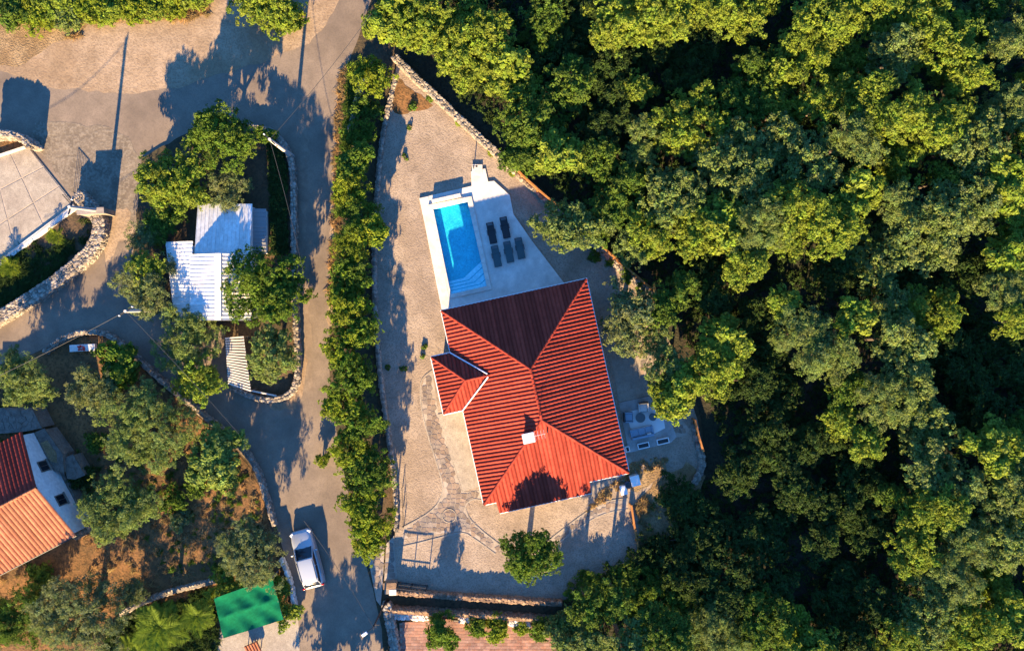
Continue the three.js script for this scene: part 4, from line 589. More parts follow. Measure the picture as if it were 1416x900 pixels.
  { const p = at(146, 609, 0.4), t = thing('white_basin', 'round white basin on the ground under the large olive tree', 'basin', V(p.x, 0.02, p.z)); const g = new THREE.LatheGeometry([[0, 0.03], [0.22, 0.03], [0.32, 0.26], [0.36, 0.26], [0.25, 0], [0, 0]].map(([a, b]) => new THREE.Vector2(a, b)), 20); mesh('bowl', g, M.white, t); mesh('rim', (() => { const q = new THREE.TorusGeometry(0.34, 0.025, 6, 20); q.rotateX(Math.PI / 2); q.translate(0, 0.26, 0); return q; })(), M.white, t); }
}
// ------------------------------------------------------------------ foliage
function leafClump(seed, n, len, wid, rad, spread = 0.9) {
  const R = rng(seed), pos = [];
  for (let i = 0; i < n; i++) {
    const a = R() * 6.283, y = -0.25 + 1.25 * R(), s = Math.sqrt(Math.max(0, 1 - Math.min(1, y * y))), d = V(s * Math.cos(a), y, s * Math.sin(a)), o = d.clone().multiplyScalar(rad * (0.45 + 0.55 * R()));
    const nrm = d.clone().multiplyScalar(0.7).add(V(0, 0.55, 0)).add(V(R() - 0.5, R() - 0.5, R() - 0.5).multiplyScalar(spread * 1.5)).normalize();
    const ax = V(R() - 0.5, R() - 0.5, R() - 0.5).add(d.clone().multiplyScalar(0.6)).normalize(), sd = V(0, 0, 0).crossVectors(nrm, ax).normalize(), fx = V(0, 0, 0).crossVectors(sd, nrm).normalize(), k = 0.7 + 0.6 * R(), l = len * k, w = wid * k;
    const b = o.clone().addScaledVector(fx, -l * 0.4), tip = o.clone().addScaledVector(fx, l * 0.6).addScaledVector(nrm, -0.12 * l), le = o.clone().addScaledVector(sd, w / 2).addScaledVector(nrm, 0.1 * w), ri = o.clone().addScaledVector(sd, -w / 2).addScaledVector(nrm, 0.1 * w);
    for (const v of [b, ri, tip, b, tip, le]) pos.push(v.x, v.y, v.z);
  }
  const g = new THREE.BufferGeometry(); g.setAttribute('position', new THREE.Float32BufferAttribute(pos, 3)); g.computeVertexNormals(); return g;
}
const CL = {
  broad: [1, 2, 3].map((s) => leafClump(100 + s, 14, 0.165, 0.115, 0.21, 1.2)),
  olive: [1, 2, 3].map((s) => leafClump(200 + s, 18, 0.17, 0.062, 0.22, 1.3)),
  big: [1, 2].map((s) => leafClump(300 + s, 11, 0.30, 0.21, 0.28)),
  frond: [1, 2].map((s) => leafClump(400 + s, 14, 0.75, 0.06, 0.22, 0.6)),
};
const leafMat = (r, g, b) => new THREE.MeshPhysicalMaterial({ color: lin(r, g, b), roughness: 1, transmission: 0.42, thickness: 0, specularIntensity: 0.2, side: THREE.DoubleSide });
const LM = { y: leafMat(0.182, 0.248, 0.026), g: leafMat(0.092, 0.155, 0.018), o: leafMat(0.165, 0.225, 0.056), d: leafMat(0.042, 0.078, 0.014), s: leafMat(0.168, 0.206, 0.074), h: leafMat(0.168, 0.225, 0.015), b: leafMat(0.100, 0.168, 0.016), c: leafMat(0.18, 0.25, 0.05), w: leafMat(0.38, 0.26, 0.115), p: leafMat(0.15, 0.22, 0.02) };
let leafSeed = 1000, leafTotal = 0;
// crown: lobes of leaf clumps round c, within radii r (horizontal) and ry (vertical)
function crown(parent, c, r, ry, kind, mat, { density = 11, lobes, cone = 0, name = 'crown', sx = 1, sz = 1 } = {}) {
  const R = rng(leafSeed += 17), L = [], nl = lobes ?? Math.round(11 + r * 5.5);
  for (let i = 0; i < nl; i++) {
    const a = R() * 6.283, y = -0.6 + 1.5 * R(), s = Math.sqrt(Math.max(0.05, 1 - y * y * 0.8)) * (cone ? Math.max(0.12, 1 - (y + 0.55) / 1.5 * cone) : 1), f = 0.3 + 0.62 * R();
    L.push([c.x + Math.cos(a) * s * f * r * sx, c.y + y * 0.66 * ry, c.z + Math.sin(a) * s * f * r * sz, r * (0.12 + 0.2 * R()) * (1.2 - 0.35 * f) * (cone ? Math.max(0.4, 1 - (y + 0.5) * 0.5 * cone) : 1)]);
  }
  if (!cone) L.push([c.x, c.y, c.z, r * 0.42]);
  const n = Math.round(4 * Math.PI * r * Math.max(r, ry) * Math.sqrt(sx * sz) * density * 1.4 / 5), weights = L.map((l) => l[3] * l[3]), W = weights.reduce((a, b) => a + b, 0), geos = CL[kind], lists = geos.map(() => []), up = V(0, 1, 0), q = new THREE.Quaternion(), q2 = new THREE.Quaternion(), asp = Math.min(1.15, Math.max(0.75, ry / r)), sp = Math.min(0.3, r * 0.3);
  for (let i = 0; i < n; i++) {          // sprays of five or so clumps stand out of each lobe
    let pick = R() * W, j = 0; while (j < L.length - 1 && (pick -= weights[j]) > 0) j++;
    const l = L[j], a = R() * 6.283, y = -0.55 + 1.55 * Math.pow(R(), 0.8), s = Math.sqrt(Math.max(0, 1 - y * y)), d = V(s * Math.cos(a), y, s * Math.sin(a)), k = l[3] * (0.55 + 0.8 * R()) + 0.22 * R() * R(), p = V(l[0] + d.x * k, l[1] + d.y * k * asp, l[2] + d.z * k);
    if (L.some((m, jj) => jj !== j && (p.x - m[0]) ** 2 + ((p.y - m[1]) / asp) ** 2 + (p.z - m[2]) ** 2 < (m[3] * 0.52) ** 2)) continue;
    const m = 3 + Math.floor(R() * 5), tone = 0.75 + 0.5 * R(), hue = 0.88 + 0.26 * R();
    for (let e = 0; e < m; e++) {
      const dd = d.clone().add(V((R() - 0.5) * 1.3, 0.3 + (R() - 0.5) * 1.0, (R() - 0.5) * 1.3)).normalize();
      q.setFromUnitVectors(up, dd); q2.setFromAxisAngle(up, R() * 6.283); const sc = 0.6 + 0.6 * R(), o = p.clone().add(V((R() - 0.5) * 2 * sp, (R() - 0.5) * 1.1 * sp, (R() - 0.5) * 2 * sp)), b = tone * (0.86 + 0.28 * R());
      lists[Math.floor(R() * geos.length)].push([new THREE.Matrix4().compose(o, q.clone().multiply(q2), V(sc, sc, sc)), lin(b * hue, b, b * (0.7 + 0.6 * R()))]);
    }
  }
  lists.forEach((ls, g) => { if (!ls.length) return; const im = new THREE.InstancedMesh(geos[g], mat, ls.length); ls.forEach(([m, cc], i) => { im.setMatrixAt(i, m); im.setColorAt(i, cc); }); im.name = name; im.castShadow = im.receiveShadow = true; im.userData.kind = 'stuff'; parent.add(im); leafTotal += ls.length; });
  return L;
}
// low growth over an area: one mass of clumps nobody could count
function groundCover(name, label, category, poly, n, kind, mat, y, hs, seed, skip) {
  const R = rng(seed), P = gpt(poly), xs = P.map((p) => p[0]), zs = P.map((p) => p[1]), x0 = Math.min(...xs), x1 = Math.max(...xs), z0 = Math.min(...zs), z1 = Math.max(...zs), ms = [], cs = [], f = fbm(64, 8, 3, seed);
  for (let k = 0, g = 0; k < n && g < n * 12; g++) {
    const x = x0 + (x1 - x0) * R(), z = z0 + (z1 - z0) * R(), dens = f[(Math.floor((z - z0) * 1.3) & 63) * 64 + (Math.floor((x - x0) * 1.3) & 63)]; if (!inside(x, z, P) || (skip && R() > (dens - 0.36) * 4)) continue;
    k++; const sc = 0.5 + 0.8 * R(), b = 0.7 + 0.6 * R(); ms.push(new THREE.Matrix4().compose(V(x, y + R() * hs, z), new THREE.Quaternion().setFromEuler(new THREE.Euler((R() - 0.5) * 0.9, R() * 6.283, (R() - 0.5) * 0.9)), V(sc, sc, sc))); cs.push(lin(b * (0.9 + 0.2 * R()), b, b));
  }
  const im = new THREE.InstancedMesh(CL[kind][0], mat, ms.length); ms.forEach((m, i) => { im.setMatrixAt(i, m); im.setColorAt(i, cs[i]); }); im.name = numbered(name); im.castShadow = im.receiveShadow = true; im.userData.kind = 'stuff'; tag(im, label, category); scene.add(im); leafTotal += ms.length;
}
function limbs(t, h0, L, r, name = 'trunk') {
  const R = rng(leafSeed + 5), tr = Math.max(0.05, r * 0.055), top = V((R() - 0.5) * 0.3, h0, (R() - 0.5) * 0.3), m = [cyl(tr * 1.5, tr, V(0, -0.15, 0), top, 8)];
  for (const l of L.slice(0, 9)) { const e = V(l[0], l[1], l[2]), mid = top.clone().lerp(e, 0.5).add(V((R() - 0.5) * 0.25, 0.12, (R() - 0.5) * 0.25)); m.push(cyl(tr * 0.6, tr * 0.4, top, mid, 5), cyl(tr * 0.4, tr * 0.15, mid, e, 5)); }
  mesh(name, merge(m), M.bark, t);
}
function tree(name, label, category, group, px, py, rp, h, mat, kind = 'broad', o = {}) {
  const r = rp / S, ry = o.ry ?? Math.min(r * 0.95, h * 0.42), hc = Math.max(ry * 0.75, h - ry * 0.95), p = at(px, py, hc), y0 = o.y ?? 0, t = thing(name, label, category, V(p.x, y0, p.z), 0, group);
  const L = crown(t, V(0, hc - y0, 0), r * (H - hc) / H, ry, kind, LM[mat], o); limbs(t, Math.max(0.3, hc - y0 - ry * 0.55), L, r, category === 'tree' ? 'trunk' : 'stem'); return t;
}
struct('forest_floor', sheet(roughen(gpt([[540, -260], [1700, -260], [1700, 1200], [776, 1200], [776, 870], [782, 848], [790, 832], [884, 790], [890, 772], [910, 738], [930, 692], [977, 642], [970, 578], [930, 468], [906, 402], [836, 340], [770, 280], [716, 230], [664, 186], [604, 127], [552, 76]]), 0.1, 1, 61), 0.008), surface(90, { metres: 18, a: [0.045, 0.034, 0.020], b: [0.03, 0.032, 0.016], c: [0.014, 0.012, 0.008], grain: 128, contrast: 0.6, bump: 0.08 }));
groundCover('undergrowth', 'dark leafy undergrowth covering the floor of the woodland', 'undergrowth', [[600, -40], [1480, -40], [1480, 980], [790, 980], [800, 850], [905, 790], [945, 690], [1000, 640], [985, 570], [945, 468], [922, 402], [850, 336], [790, 280], [736, 230], [690, 186], [640, 140], [600, 90]], 26000, 'broad', LM.d, 0.1, 0.7, 62);
groundCover('dry_grass', 'straw coloured dry grass tufts between the shrubs and the dirt lot', 'grass', [[60, 40], [200, 24], [290, 12], [285, 24], [180, 38], [90, 54]], 220, 'frond', LM.w, 0.02, 0.08, 63, true);
groundCover('dry_grass', 'straw coloured grass along the road edge under the hedge', 'grass', [[472, 95], [484, 95], [478, 180], [470, 300], [466, 420], [456, 420], [460, 250]], 500, 'frond', LM.w, 0.02, 0.08, 64, true);
groundCover('dry_grass', 'dry grass tufts on the slope east of the villa boxes', 'grass', [[880, 696], [905, 668], [950, 640], [975, 660], [950, 720], [905, 760], [888, 770]], 450, 'frond', LM.w, 0.27, 0.06, 65, true);
groundCover('garden_weeds', 'sparse weeds and grass over the brown garden soil', 'weeds', [[-20, 520], [110, 470], [150, 475], [295, 600], [345, 650], [370, 722], [384, 770], [280, 800], [160, 850], [-20, 900]], 350, 'frond', LM.g, 0.02, 0.08, 66, true);
groundCover('dry_grass', 'dry brown grass tufts over the garden soil', 'grass', [[-20, 520], [110, 470], [150, 475], [295, 600], [345, 650], [370, 722], [384, 770], [280, 800], [160, 850], [-20, 900]], 450, 'frond', LM.w, 0.02, 0.05, 67, true);
groundCover('bracken', 'dense green bracken under the palms beside the rubble wall', 'bracken', [[150, 862], [200, 842], [290, 812], [296, 832], [306, 884], [292, 920], [140, 920]], 900, 'frond', LM.d, 0.05, 0.3, 74);
groundCover('ivy', 'dark green ivy strip behind the island road wall', 'ivy', [[372, 192], [392, 204], [397, 240], [399, 350], [378, 352], [374, 260]], 900, 'broad', LM.d, 0.15, 0.5, 68);
groundCover('grass', 'thin green grass strip at the foot of the roadside hedge', 'grass', [[484, 88], [500, 92], [490, 150], [478, 230], [470, 300], [466, 300], [474, 180]], 700, 'frond', LM.g, 0.05, 0.15, 69);
groundCover('vine', 'yellow green vine leaves around the green awning edge', 'vine', [[290, 812], [376, 786], [392, 800], [404, 858], [394, 866], [384, 806], [376, 796], [296, 824]], 500, 'broad', LM.y, 0.5, 1.5, 70);
groundCover('ground_cover', 'low dark plants in the bed beside the slab driveway', 'plants', [[-20, 376], [100, 296], [126, 308], [122, 335], [60, 392], [-20, 436]], 500, 'frond', LM.d, 0.05, 0.15, 72, true);
groundCover('leaf_litter', 'brown leaf litter and rubble beside the white service boxes', 'leaf litter', [[872, 640], [905, 632], [930, 630], [915, 645], [880, 655], [866, 668], [838, 690], [812, 706], [830, 680], [860, 660]], 160, 'broad', LM.w, 0.30, 0.05, 73, true);
// trees on the island
const G1 = 'trees on the road island';
tree('garden_tree', 'yellow green spreading tree at the edge of the pale road', 'tree', G1, 232, 245, 54, 4.2, 'y');
tree('garden_tree', 'rounded lime and dark green tree at the junction tip of the island', 'tree', G1, 311, 192, 50, 5.2, 'b');
tree('garden_tree', 'small dry olive brown tree touching the white metal roof', 'tree', G1, 318, 262, 32, 3.0, 's', 'olive');
tree('garden_tree', 'small dark green tree between the lime tree and the metal roof', 'tree', G1, 226, 312, 32, 2.6, 'g');
tree('garden_tree', 'pale straggly tree overhanging the narrow lane', 'tree', G1, 200, 332, 26, 3, 's', 'olive');
tree('garden_tree', 'grey olive tree around the pole beside the metal roof', 'tree', G1, 207, 400, 46, 4.2, 's', 'olive');
tree('garden_tree', 'small bright green tree above the grey olive', 'tree', G1, 202, 374, 24, 4.4, 'y');
tree('garden_tree', 'silvery olive tree south of the metal roofed cottage', 'tree', G1, 258, 466, 46, 4.2, 'o', 'olive');
tree('garden_tree', 'lime green tree hanging over the lower lane', 'tree', G1, 277, 522, 36, 4.2, 'y');
tree('garden_tree', 'large dense dark green tree beside the main road', 'tree', G1, 368, 402, 56, 6.8, 'b', 'broad', { density: 14 });
tree('garden_tree', 'olive green tree above the island tip wall', 'tree', G1, 376, 488, 40, 5.2, 'o');
tree('garden_shrub', 'small leafy sapling beside the leaning utility pole', 'shrub', undefined, 370, 186, 15, 2.2, 'b');
// south-west garden
const G2 = 'olive trees in the brown garden';
tree('olive_tree', 'green olive tree beside the flat stone annex', 'tree', G2, 36, 525, 42, 4.5, 'o', 'olive');
tree('fig_tree', 'bright leafy fig tree inside the curved garden wall', 'tree', undefined, 165, 500, 34, 3.5, 'b', 'big');
tree('olive_tree', 'pale twiggy olive tree next to the fig tree', 'tree', G2, 132, 540, 40, 4, 's', 'olive');
tree('olive_tree', 'largest silvery olive tree in the garden centre', 'tree', G2, 204, 592, 64, 6, 'o', 'olive');
tree('citrus_tree', 'round glossy citrus tree by the garden wall corner', 'tree', undefined, 301, 640, 45, 3.8, 'c', 'big');
tree('olive_tree', 'olive tree beside the stub wall of the gabled house', 'tree', G2, 163, 705, 54, 5, 'o', 'olive');
tree('olive_tree', 'big pale olive tree below the orange roof', 'tree', G2, 112, 850, 66, 5.4, 's', 'olive');
tree('olive_tree', 'dark olive tree in the shade below the orange roof', 'tree', G2, 30, 860, 50, 3.5, 'g', 'olive');
tree('olive_tree', 'wide olive tree with branches over the parked car', 'tree', G2, 345, 762, 52, 4.8, 's', 'olive', { ry: 1.5 });
tree('olive_tree', 'small round olive tree on the half buried rubble wall', 'tree', G2, 182, 820, 20, 3, 's', 'olive');
function frondGeo(len, seed) { // arched rib with paired leaflets
  const R = rng(seed), pos = [], tri = (...v) => v.forEach((p) => pos.push(p.x, p.y, p.z)), spine = (u) => V(0, len * (0.55 * u - 0.62 * u * u), len * u * (1 - 0.12 * u)), n = 30;
  for (let k = 0; k < n; k++) { const a = spine(k / n), b = spine((k + 1) / n), w = 0.025 * (1 - k / n) + 0.006; tri(a.clone().add(V(-w, 0, 0)), a.clone().add(V(w, 0, 0)), b.clone().add(V(w, 0, 0)), a.clone().add(V(-w, 0, 0)), b.clone().add(V(w, 0, 0)), b.clone().add(V(-w, 0, 0)));
    if (k > 2) for (const s of [-1, 1]) { const l = len * 0.3 * Math.sin(Math.PI * Math.min(1, 0.12 + 0.85 * k / n)) * (0.8 + 0.4 * R()), d = V(s, -0.25 + 0.35 * R(), 0.75).normalize(), t = a.clone().addScaledVector(d, l), m = a.clone().addScaledVector(d, l * 0.4).add(V(0, 0.02, 0.035)); tri(a, m, t, a, t, a.clone().addScaledVector(d, l * 0.4).add(V(0, 0.015, -0.035))); } }
  const g = new THREE.BufferGeometry(); g.setAttribute('position', new THREE.Float32BufferAttribute(pos, 3)); g.computeVertexNormals(); return g;
}
const FROND = [frondGeo(2.3, 1), frondGeo(1.9, 2)];
for (const [px, py, h, k, label] of [[222, 866, 2.8, 1.15, 'bright green feathery palm beside the rubble wall'], [272, 852, 2.2, 0.8, 'smaller feathery palm between the rubble wall and the green awning'], [190, 900, 2.0, 0.9, 'low feathery palm below the big pale olive tree']]) {
  const p = at(px, py, h), t = thing('palm_tree', label, 'tree', V(p.x, 0, p.z), 0, 'palms in the garden'), R = rng(px); mesh('trunk', cyl(0.22, 0.16, V(0, -0.1, 0), V(0.05, h, 0), 10), M.bark, t);
  for (let i = 0; i < 34; i++) { const q = new THREE.Quaternion().setFromEuler(new THREE.Euler(-0.75 + 1.15 * (i / 34) + (R() - 0.5) * 0.2, i * 2.4, (R() - 0.5) * 0.4, 'YXZ')), f = mesh('frond', FROND[i % 2], LM.p, t); f.position.set(0.05, h, 0); f.quaternion.copy(q); f.scale.setScalar(k * (0.85 + 0.3 * R())); }
}
for (const [px, py, r, m, label] of [[240, 690, 20, 'g', 'small green bush on the orange soil by the citrus tree'], [135, 610, 16, 'g', 'low green bush beside the white basin'], [385, 810, 18, 'y', 'yellow green vine bush between awning and pale wall'], [310, 800, 20, 'y', 'yellow vine bush along the upper awning edge'], [402, 845, 14, 'y', 'yellow green vine bush at the awning corner'], [250, 720, 14, 's', 'dry pale bush on the orange soil'], [108, 660, 18, 'd', 'dark bush beside the stone lean-to of the white gable'], [60, 800, 22, 'g', 'green bush on the soil below the orange roof'], [270, 670, 16, 'g', 'green bush between the citrus tree and the orange soil']]) tree('garden_shrub', label, 'shrub', undefined, px, py, r, 1.3, m);
for (const [px, py, k, label] of [[76, 327, 0.42, 'spiky light green yucca in the dark bed by the rubble wall'], [14, 370, 0.5, 'wide spiky yucca at the end of the dark bed']]) {
  const p = at(px, py, 0.5), t = thing('yucca_plant', label, 'plant', V(p.x, 0.02, p.z), 0, 'yuccas in the dark bed'), R = rng(px); mesh('stem', cyl(0.1, 0.07, V(0, -0.05, 0), V(0, 0.5, 0), 8), M.bark, t);
  for (let i = 0; i < 26; i++) { const f = mesh('frond', FROND[i % 2], LM.h, t); f.position.set(0, 0.5, 0); f.quaternion.setFromEuler(new THREE.Euler(-0.9 + 1.2 * (i / 26) + (R() - 0.5) * 0.2, i * 2.4, 0, 'YXZ')); f.scale.setScalar(k * (0.85 + 0.3 * R())); }
}
// shrubs north of the dirt lot
for (const [px, py, r, h, m] of [[12, 14, 30, 1.3, 'g'], [44, 22, 26, 1.0, 'h'], [72, 10, 30, 1.2, 'y'], [96, 26, 20, 0.9, 'o'], [124, 8, 28, 1.1, 'h'], [152, 16, 22, 0.9, 'y'], [182, 6, 26, 1.2, 'h'], [212, 8, 22, 1.0, 'y'], [242, 2, 24, 1.2, 'h'], [270, -4, 24, 1.3, 'y']]) tree('roadside_shrub', 'yellow green shrub in the strip above the pale dirt lot', 'shrub', 'shrubs along the dirt lot', px, py, r, h, m, 'broad', { density: 17, lobes: 16 });
tree('roadside_shrub', 'bushy lime shrub on the dirt lot beside the main road', 'shrub', undefined, 365, 8, 46, 3.2, 'y');
tree('roadside_shrub', 'smaller lime shrub beside the bushy one at the dirt lot', 'shrub', undefined, 402, 22, 24, 1.8, 'h');
// hedge between road and yard
const G3 = 'trees of the roadside hedge';
for (const [px, py, r, h, m] of [[512, 108, 30, 4.5, 'h'], [505, 150, 22, 2.6, 'g'], [496, 185, 24, 2.6, 'b'], [490, 222, 26, 3, 'b'], [484, 262, 28, 3.4, 'h'], [494, 300, 34, 3.8, 'b'], [510, 322, 22, 3.6, 'h'], [484, 345, 28, 3.6, 'h'], [490, 385, 32, 3.8, 'b'], [480, 425, 32, 4, 'h'], [500, 455, 26, 3.8, 'b'], [476, 480, 32, 4.2, 'h'], [488, 520, 34, 4.2, 'b'], [476, 560, 30, 4, 'h'], [500, 590, 34, 4.2, 'b'], [486, 622, 32, 4.2, 'h'], [508, 655, 36, 4.4, 'b'], [500, 690, 32, 4.2, 'h'], [516, 722, 32, 4.2, 'h'], [510, 755, 24, 3.6, 'h']])
  tree('hedge_tree', m === 'h' ? 'lime green bushy tree in the hedge between road and gravel yard' : m === 'b' ? 'mid green bushy tree in the hedge between road and gravel yard' : 'dark sparse shrub in the hedge near the road bend', 'tree', m === 'g' ? undefined : G3 + (m === 'h' ? ', lime' : ', mid green'), px, py, r, py > 200 ? h + 1.1 : h, m, ['broad', 'broad', 'big', 'broad', 'olive'][Math.round(px + py) % 5]);
tree('roadside_shrub', 'single leafy sprig standing alone on the road edge by the hedge', 'shrub', undefined, 444, 632, 10, 1.4, 'h');
// trees just south of the view whose tops shade the end of the road
for (const [px, py, r, h, label] of [[425, 1002, 34, 4.8, 'roadside tree south of the pale courtyard'], [470, 1012, 44, 5.2, 'broad roadside tree beyond the street lamp'], [515, 1015, 30, 4.8, 'small roadside tree beyond the stone retaining wall']]) tree('roadside_tree', label, 'tree', undefined, px, py, r, h, 'b');
// yard trees
tree('yard_tree', 'round green tree on the shaded gravel below the villa', 'tree', undefined, 733, 764, 46, 7.0, 'b', 'broad', { y: 0.25, ry: 2.4, density: 13 });
tree('yard_tree', 'grey green tree against the villa east eave', 'tree', undefined, 866, 442, 50, 5.4, 's', 'broad', { y: 0.25 });
tree('yard_tree', 'wide green tree reaching over the pool deck loungers', 'tree', undefined, 786, 314, 42, 5.5, 'o', 'broad', { y: 0.25, ry: 1.9, sx: 1.5, sz: 1 });
tree('yard_tree', 'leafy tree at the wall behind the pool deck tree', 'tree', undefined, 838, 300, 36, 5, 'g', 'broad', { y: 0.25 });
tree('conical_shrub', 'tall conical green shrub on the brick terrace', 'shrub', undefined, 611, 872, 27, 4.0, 'b', 'broad', { cone: 0.9, ry: 2.0, density: 14 });
tree('terrace_bush', 'wide low yellow green bush on the brick terrace', 'shrub', undefined, 688, 867, 20, 1.2, 'h', 'broad', { density: 16 });
tree('terrace_bush', 'low dark bush beside the wide yellow green bush', 'shrub', undefined, 656, 868, 14, 1.3, 'b', 'broad', { density: 16 });
tree('terrace_bush', 'small round bush between pale plinth and woodland', 'shrub', undefined, 720, 867, 9, 0.9, 'h', 'broad', { density: 18 });
tree('terrace_bush', 'leafy bush under the woodland edge on the brick terrace', 'shrub', undefined, 748, 870, 18, 1.6, 'b', 'broad', { density: 14 });
for (const [px, py, r, m] of [[636, 170, 6, 'h'], [678, 210, 6, 'h'], [708, 240, 6, 'h'], [572, 148, 6, 'g'], [595, 136, 6, 'b']]) tree('wall_plant', 'small green tuft at the foot of the pale dry stone wall', 'plant', 'tufts along the dry stone wall', px, py, r * 0.8, 0.6, m, 'broad', { y: 0.25, density: 26, lobes: 3 });
for (const [px, py] of [[568, 177], [562, 216], [584, 492], [557, 508], [535, 508], [586, 478]]) tree('yard_weed', 'tiny dark weed growing in the open gravel', 'plant', 'weeds in the gravel', px, py, 2.4, 0.4, 'g', 'broad', { y: 0.25, density: 40, lobes: 2 });
for (const [px, py, r] of [[822, 352, 8], [845, 362, 6], [868, 382, 10], [886, 396, 8]]) tree('wall_plant', 'small dark plant in the shaded gravel by the orange fence', 'plant', 'plants in the shaded gravel', px, py, r, 0.6, 'g', 'broad', { y: 0.25, density: 24 });

// ------------------------------------------------------------------ the woodland
const TONE = { y: 'yellow green', g: 'mid green', o: 'grey olive green', d: 'dark green' };
const MARKS = [[[548, 80], [714, 236], 'the pale dry stone wall'], [[714, 236], [792, 306], 'the orange fence by the pool deck'], [[826, 335], [902, 402], 'the orange fence behind the villa'], [[905, 430], [973, 625], 'the sofa terrace'], [[973, 640], [890, 775], 'the dry grass slope'], [[890, 785], [770, 845], 'the south end of the gravel yard'], [[545, 0], [660, 0], 'the main road bend']];
function woodLabel(px, py, r, h, m) {
  let best = 1e9, word = '';
  for (const [[a, b], [c, d], w] of MARKS) { const t = Math.min(1, Math.max(0, ((px - a) * (c - a) + (py - b) * (d - b)) / ((c - a) ** 2 + (d - b) ** 2))), e = Math.hypot(px - a - t * (c - a), py - b - t * (d - b)); if (e < best) { best = e; word = w; } }
  const size = r < 20 ? 'very slender' : r >= 48 ? 'broad' : r >= 36 ? 'medium sized' : 'slim', where = best < 75 ? 'at the woodland edge by ' + word : best < 190 ? 'behind ' + word : h > 6 ? 'rising sunlit deep inside the woodland' : 'standing low and shaded deep inside the woodland';
  return `${size} ${TONE[m]} tree ${where}`.replace('at the woodland edge by the south end of the gravel yard', 'at the south end of the gravel yard').replace('medium sized', 'mid sized');
}
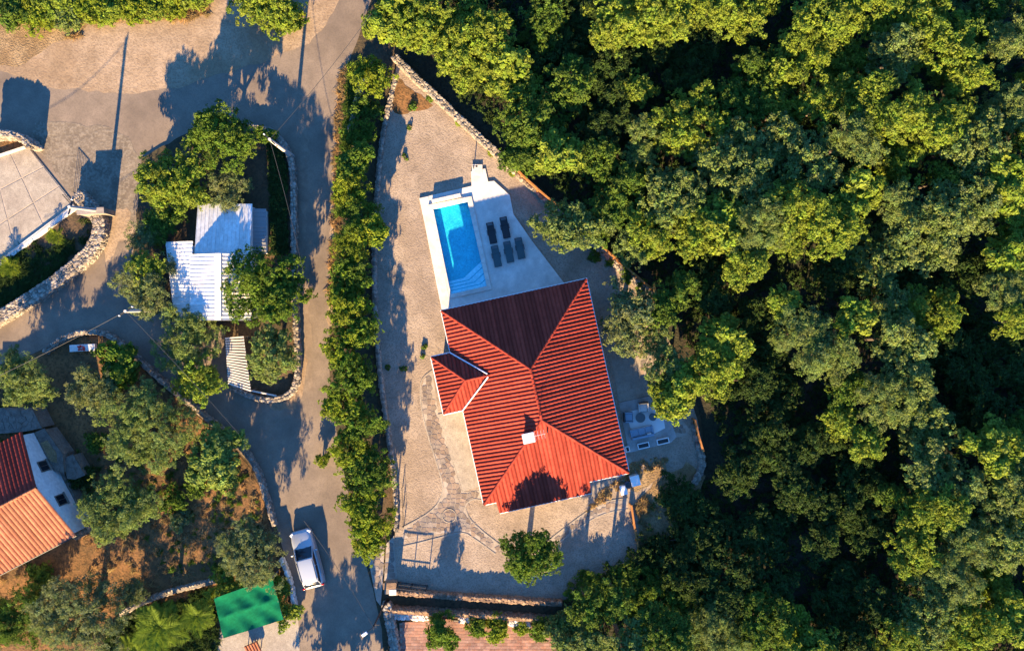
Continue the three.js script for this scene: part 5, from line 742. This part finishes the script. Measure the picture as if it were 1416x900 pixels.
const woods = [
  [548, 30, 46, 6, 'y'], [602, 36, 50, 6.5, 'y'], [660, 46, 54, 7, 'y'], [700, 100, 42, 6.5, 'y'], [640, 96, 32, 5, 'y'], [752, 30, 40, 5, 'g'],
  [742, 182, 56, 6.5, 'g'], [718, 210, 36, 5.5, 'g'], [790, 122, 36, 6.5, 'g'], [770, 215, 32, 6.5, 'y'], [862, 28, 50, 9, 'y'], [920, 18, 50, 9, 'y'], [985, 6, 38, 8, 'y'],
  [948, 172, 52, 7.5, 'y'], [892, 190, 34, 6, 'o'], [882, 124, 24, 5, 'y'], [990, 252, 52, 8, 'o'], [930, 272, 50, 7.5, 'o'], [862, 262, 40, 6, 'g'], [822, 228, 40, 5, 'g'], [905, 318, 40, 6.5, 'y'], [875, 345, 28, 5, 'o'],
  [1100, 82, 46, 8, 'y'], [1140, 28, 42, 9, 'y'], [1202, 16, 45, 9, 'y'], [1272, 16, 46, 9, 'y'], [1242, 76, 40, 9, 'o'], [1302, 64, 54, 9.5, 'y'], [1336, 104, 40, 9, 'y'], [1222, 152, 52, 10, 'y'], [1180, 192, 44, 9, 'o'], [1282, 172, 50, 9, 'y'], [1342, 196, 50, 9, 'o'], [1390, 250, 40, 9, 'y'], [1392, 60, 36, 8, 'o'], [1396, 150, 38, 8, 'o'],
  [1070, 196, 44, 7.5, 'o'], [1046, 250, 40, 8, 'o'], [1122, 232, 42, 8.5, 'o'], [1100, 302, 58, 9.5, 'y'], [1048, 318, 44, 9, 'o'], [1154, 322, 40, 9, 'y'], [1282, 322, 58, 9.5, 'o'], [1334, 286, 44, 9, 'o'], [1240, 280, 30, 8, 'o'], [1182, 270, 36, 8.5, 'y'], [1030, 362, 38, 8, 'y'], [998, 310, 42, 8, 'y'], [952, 318, 38, 7, 'y'],
  [1082, 420, 22, 6.5, 'y'], [1108, 462, 38, 8, 'o'], [1140, 492, 42, 8.5, 'o'], [1182, 440, 26, 8, 'y'], [1242, 470, 42, 8.5, 'o'], [1220, 552, 40, 8.5, 'o'], [1262, 530, 34, 8, 'o'], [1000, 470, 34, 6.5, 'y'], [984, 512, 40, 7, 'y'], [944, 398, 30, 5.5, 'g'], [916, 432, 26, 5, 'g'], [912, 474, 24, 4.6, 'o'], [934, 545, 40, 6, 'y'], [922, 508, 28, 5.5, 'o'],
  [1398, 350, 30, 8, 'y'], [1384, 402, 36, 8, 'o'], [1404, 446, 26, 8, 'y'], [1302, 652, 54, 9, 'o'], [1372, 620, 40, 9, 'y'], [1202, 612, 26, 7, 'y'], [1394, 684, 40, 9, 'o'], [1290, 706, 46, 9, 'y'], [1344, 742, 50, 9.5, 'o'], [1262, 762, 36, 8, 'y'], [1228, 684, 24, 6, 'g'], [1312, 792, 46, 9, 'o'], [1382, 752, 40, 9, 'o'], [1404, 850, 40, 8.5, 'y'], [1340, 862, 46, 9, 'y'], [1282, 852, 44, 8.5, 'o'], [1248, 892, 50, 8.5, 'y'], [1220, 836, 36, 6.5, 'd'],
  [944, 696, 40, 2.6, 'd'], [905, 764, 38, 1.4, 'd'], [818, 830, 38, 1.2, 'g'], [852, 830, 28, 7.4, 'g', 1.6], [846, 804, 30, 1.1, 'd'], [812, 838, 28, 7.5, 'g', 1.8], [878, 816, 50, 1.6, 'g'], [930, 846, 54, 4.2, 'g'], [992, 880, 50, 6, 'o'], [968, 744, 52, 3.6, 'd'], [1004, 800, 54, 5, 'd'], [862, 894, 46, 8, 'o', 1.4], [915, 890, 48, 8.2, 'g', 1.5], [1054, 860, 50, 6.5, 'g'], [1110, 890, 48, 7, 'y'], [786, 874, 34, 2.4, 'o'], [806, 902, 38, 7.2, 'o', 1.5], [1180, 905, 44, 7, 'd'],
];
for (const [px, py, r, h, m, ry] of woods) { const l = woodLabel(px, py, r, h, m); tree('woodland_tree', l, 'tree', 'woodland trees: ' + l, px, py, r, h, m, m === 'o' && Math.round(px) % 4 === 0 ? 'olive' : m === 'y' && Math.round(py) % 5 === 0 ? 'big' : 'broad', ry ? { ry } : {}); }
{ // lower trees in the gaps
  const R = rng(909), edge = gpt([[560, -60], [1500, -60], [1500, 1000], [780, 1000], [770, 880], [820, 820], [930, 790], [970, 690], [1015, 640], [1010, 570], [970, 480], [950, 400], [880, 330], [820, 275], [760, 220], [700, 165], [625, 98]]), placed = woods.map(([x, y, r]) => [x, y, r]);
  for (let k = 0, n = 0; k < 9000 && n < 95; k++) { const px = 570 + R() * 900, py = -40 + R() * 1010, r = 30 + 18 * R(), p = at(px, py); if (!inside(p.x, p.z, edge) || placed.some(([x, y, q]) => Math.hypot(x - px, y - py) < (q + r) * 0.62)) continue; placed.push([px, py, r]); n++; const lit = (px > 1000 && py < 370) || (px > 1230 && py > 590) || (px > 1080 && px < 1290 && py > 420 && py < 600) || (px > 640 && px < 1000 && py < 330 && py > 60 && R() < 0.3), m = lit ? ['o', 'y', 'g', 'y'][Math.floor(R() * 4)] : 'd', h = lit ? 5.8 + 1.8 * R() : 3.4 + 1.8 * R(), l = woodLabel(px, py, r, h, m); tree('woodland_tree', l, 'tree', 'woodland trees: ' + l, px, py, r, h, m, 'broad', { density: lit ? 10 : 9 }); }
}
console.log('leaf clumps', leafTotal);
renderer.render(scene, camera);
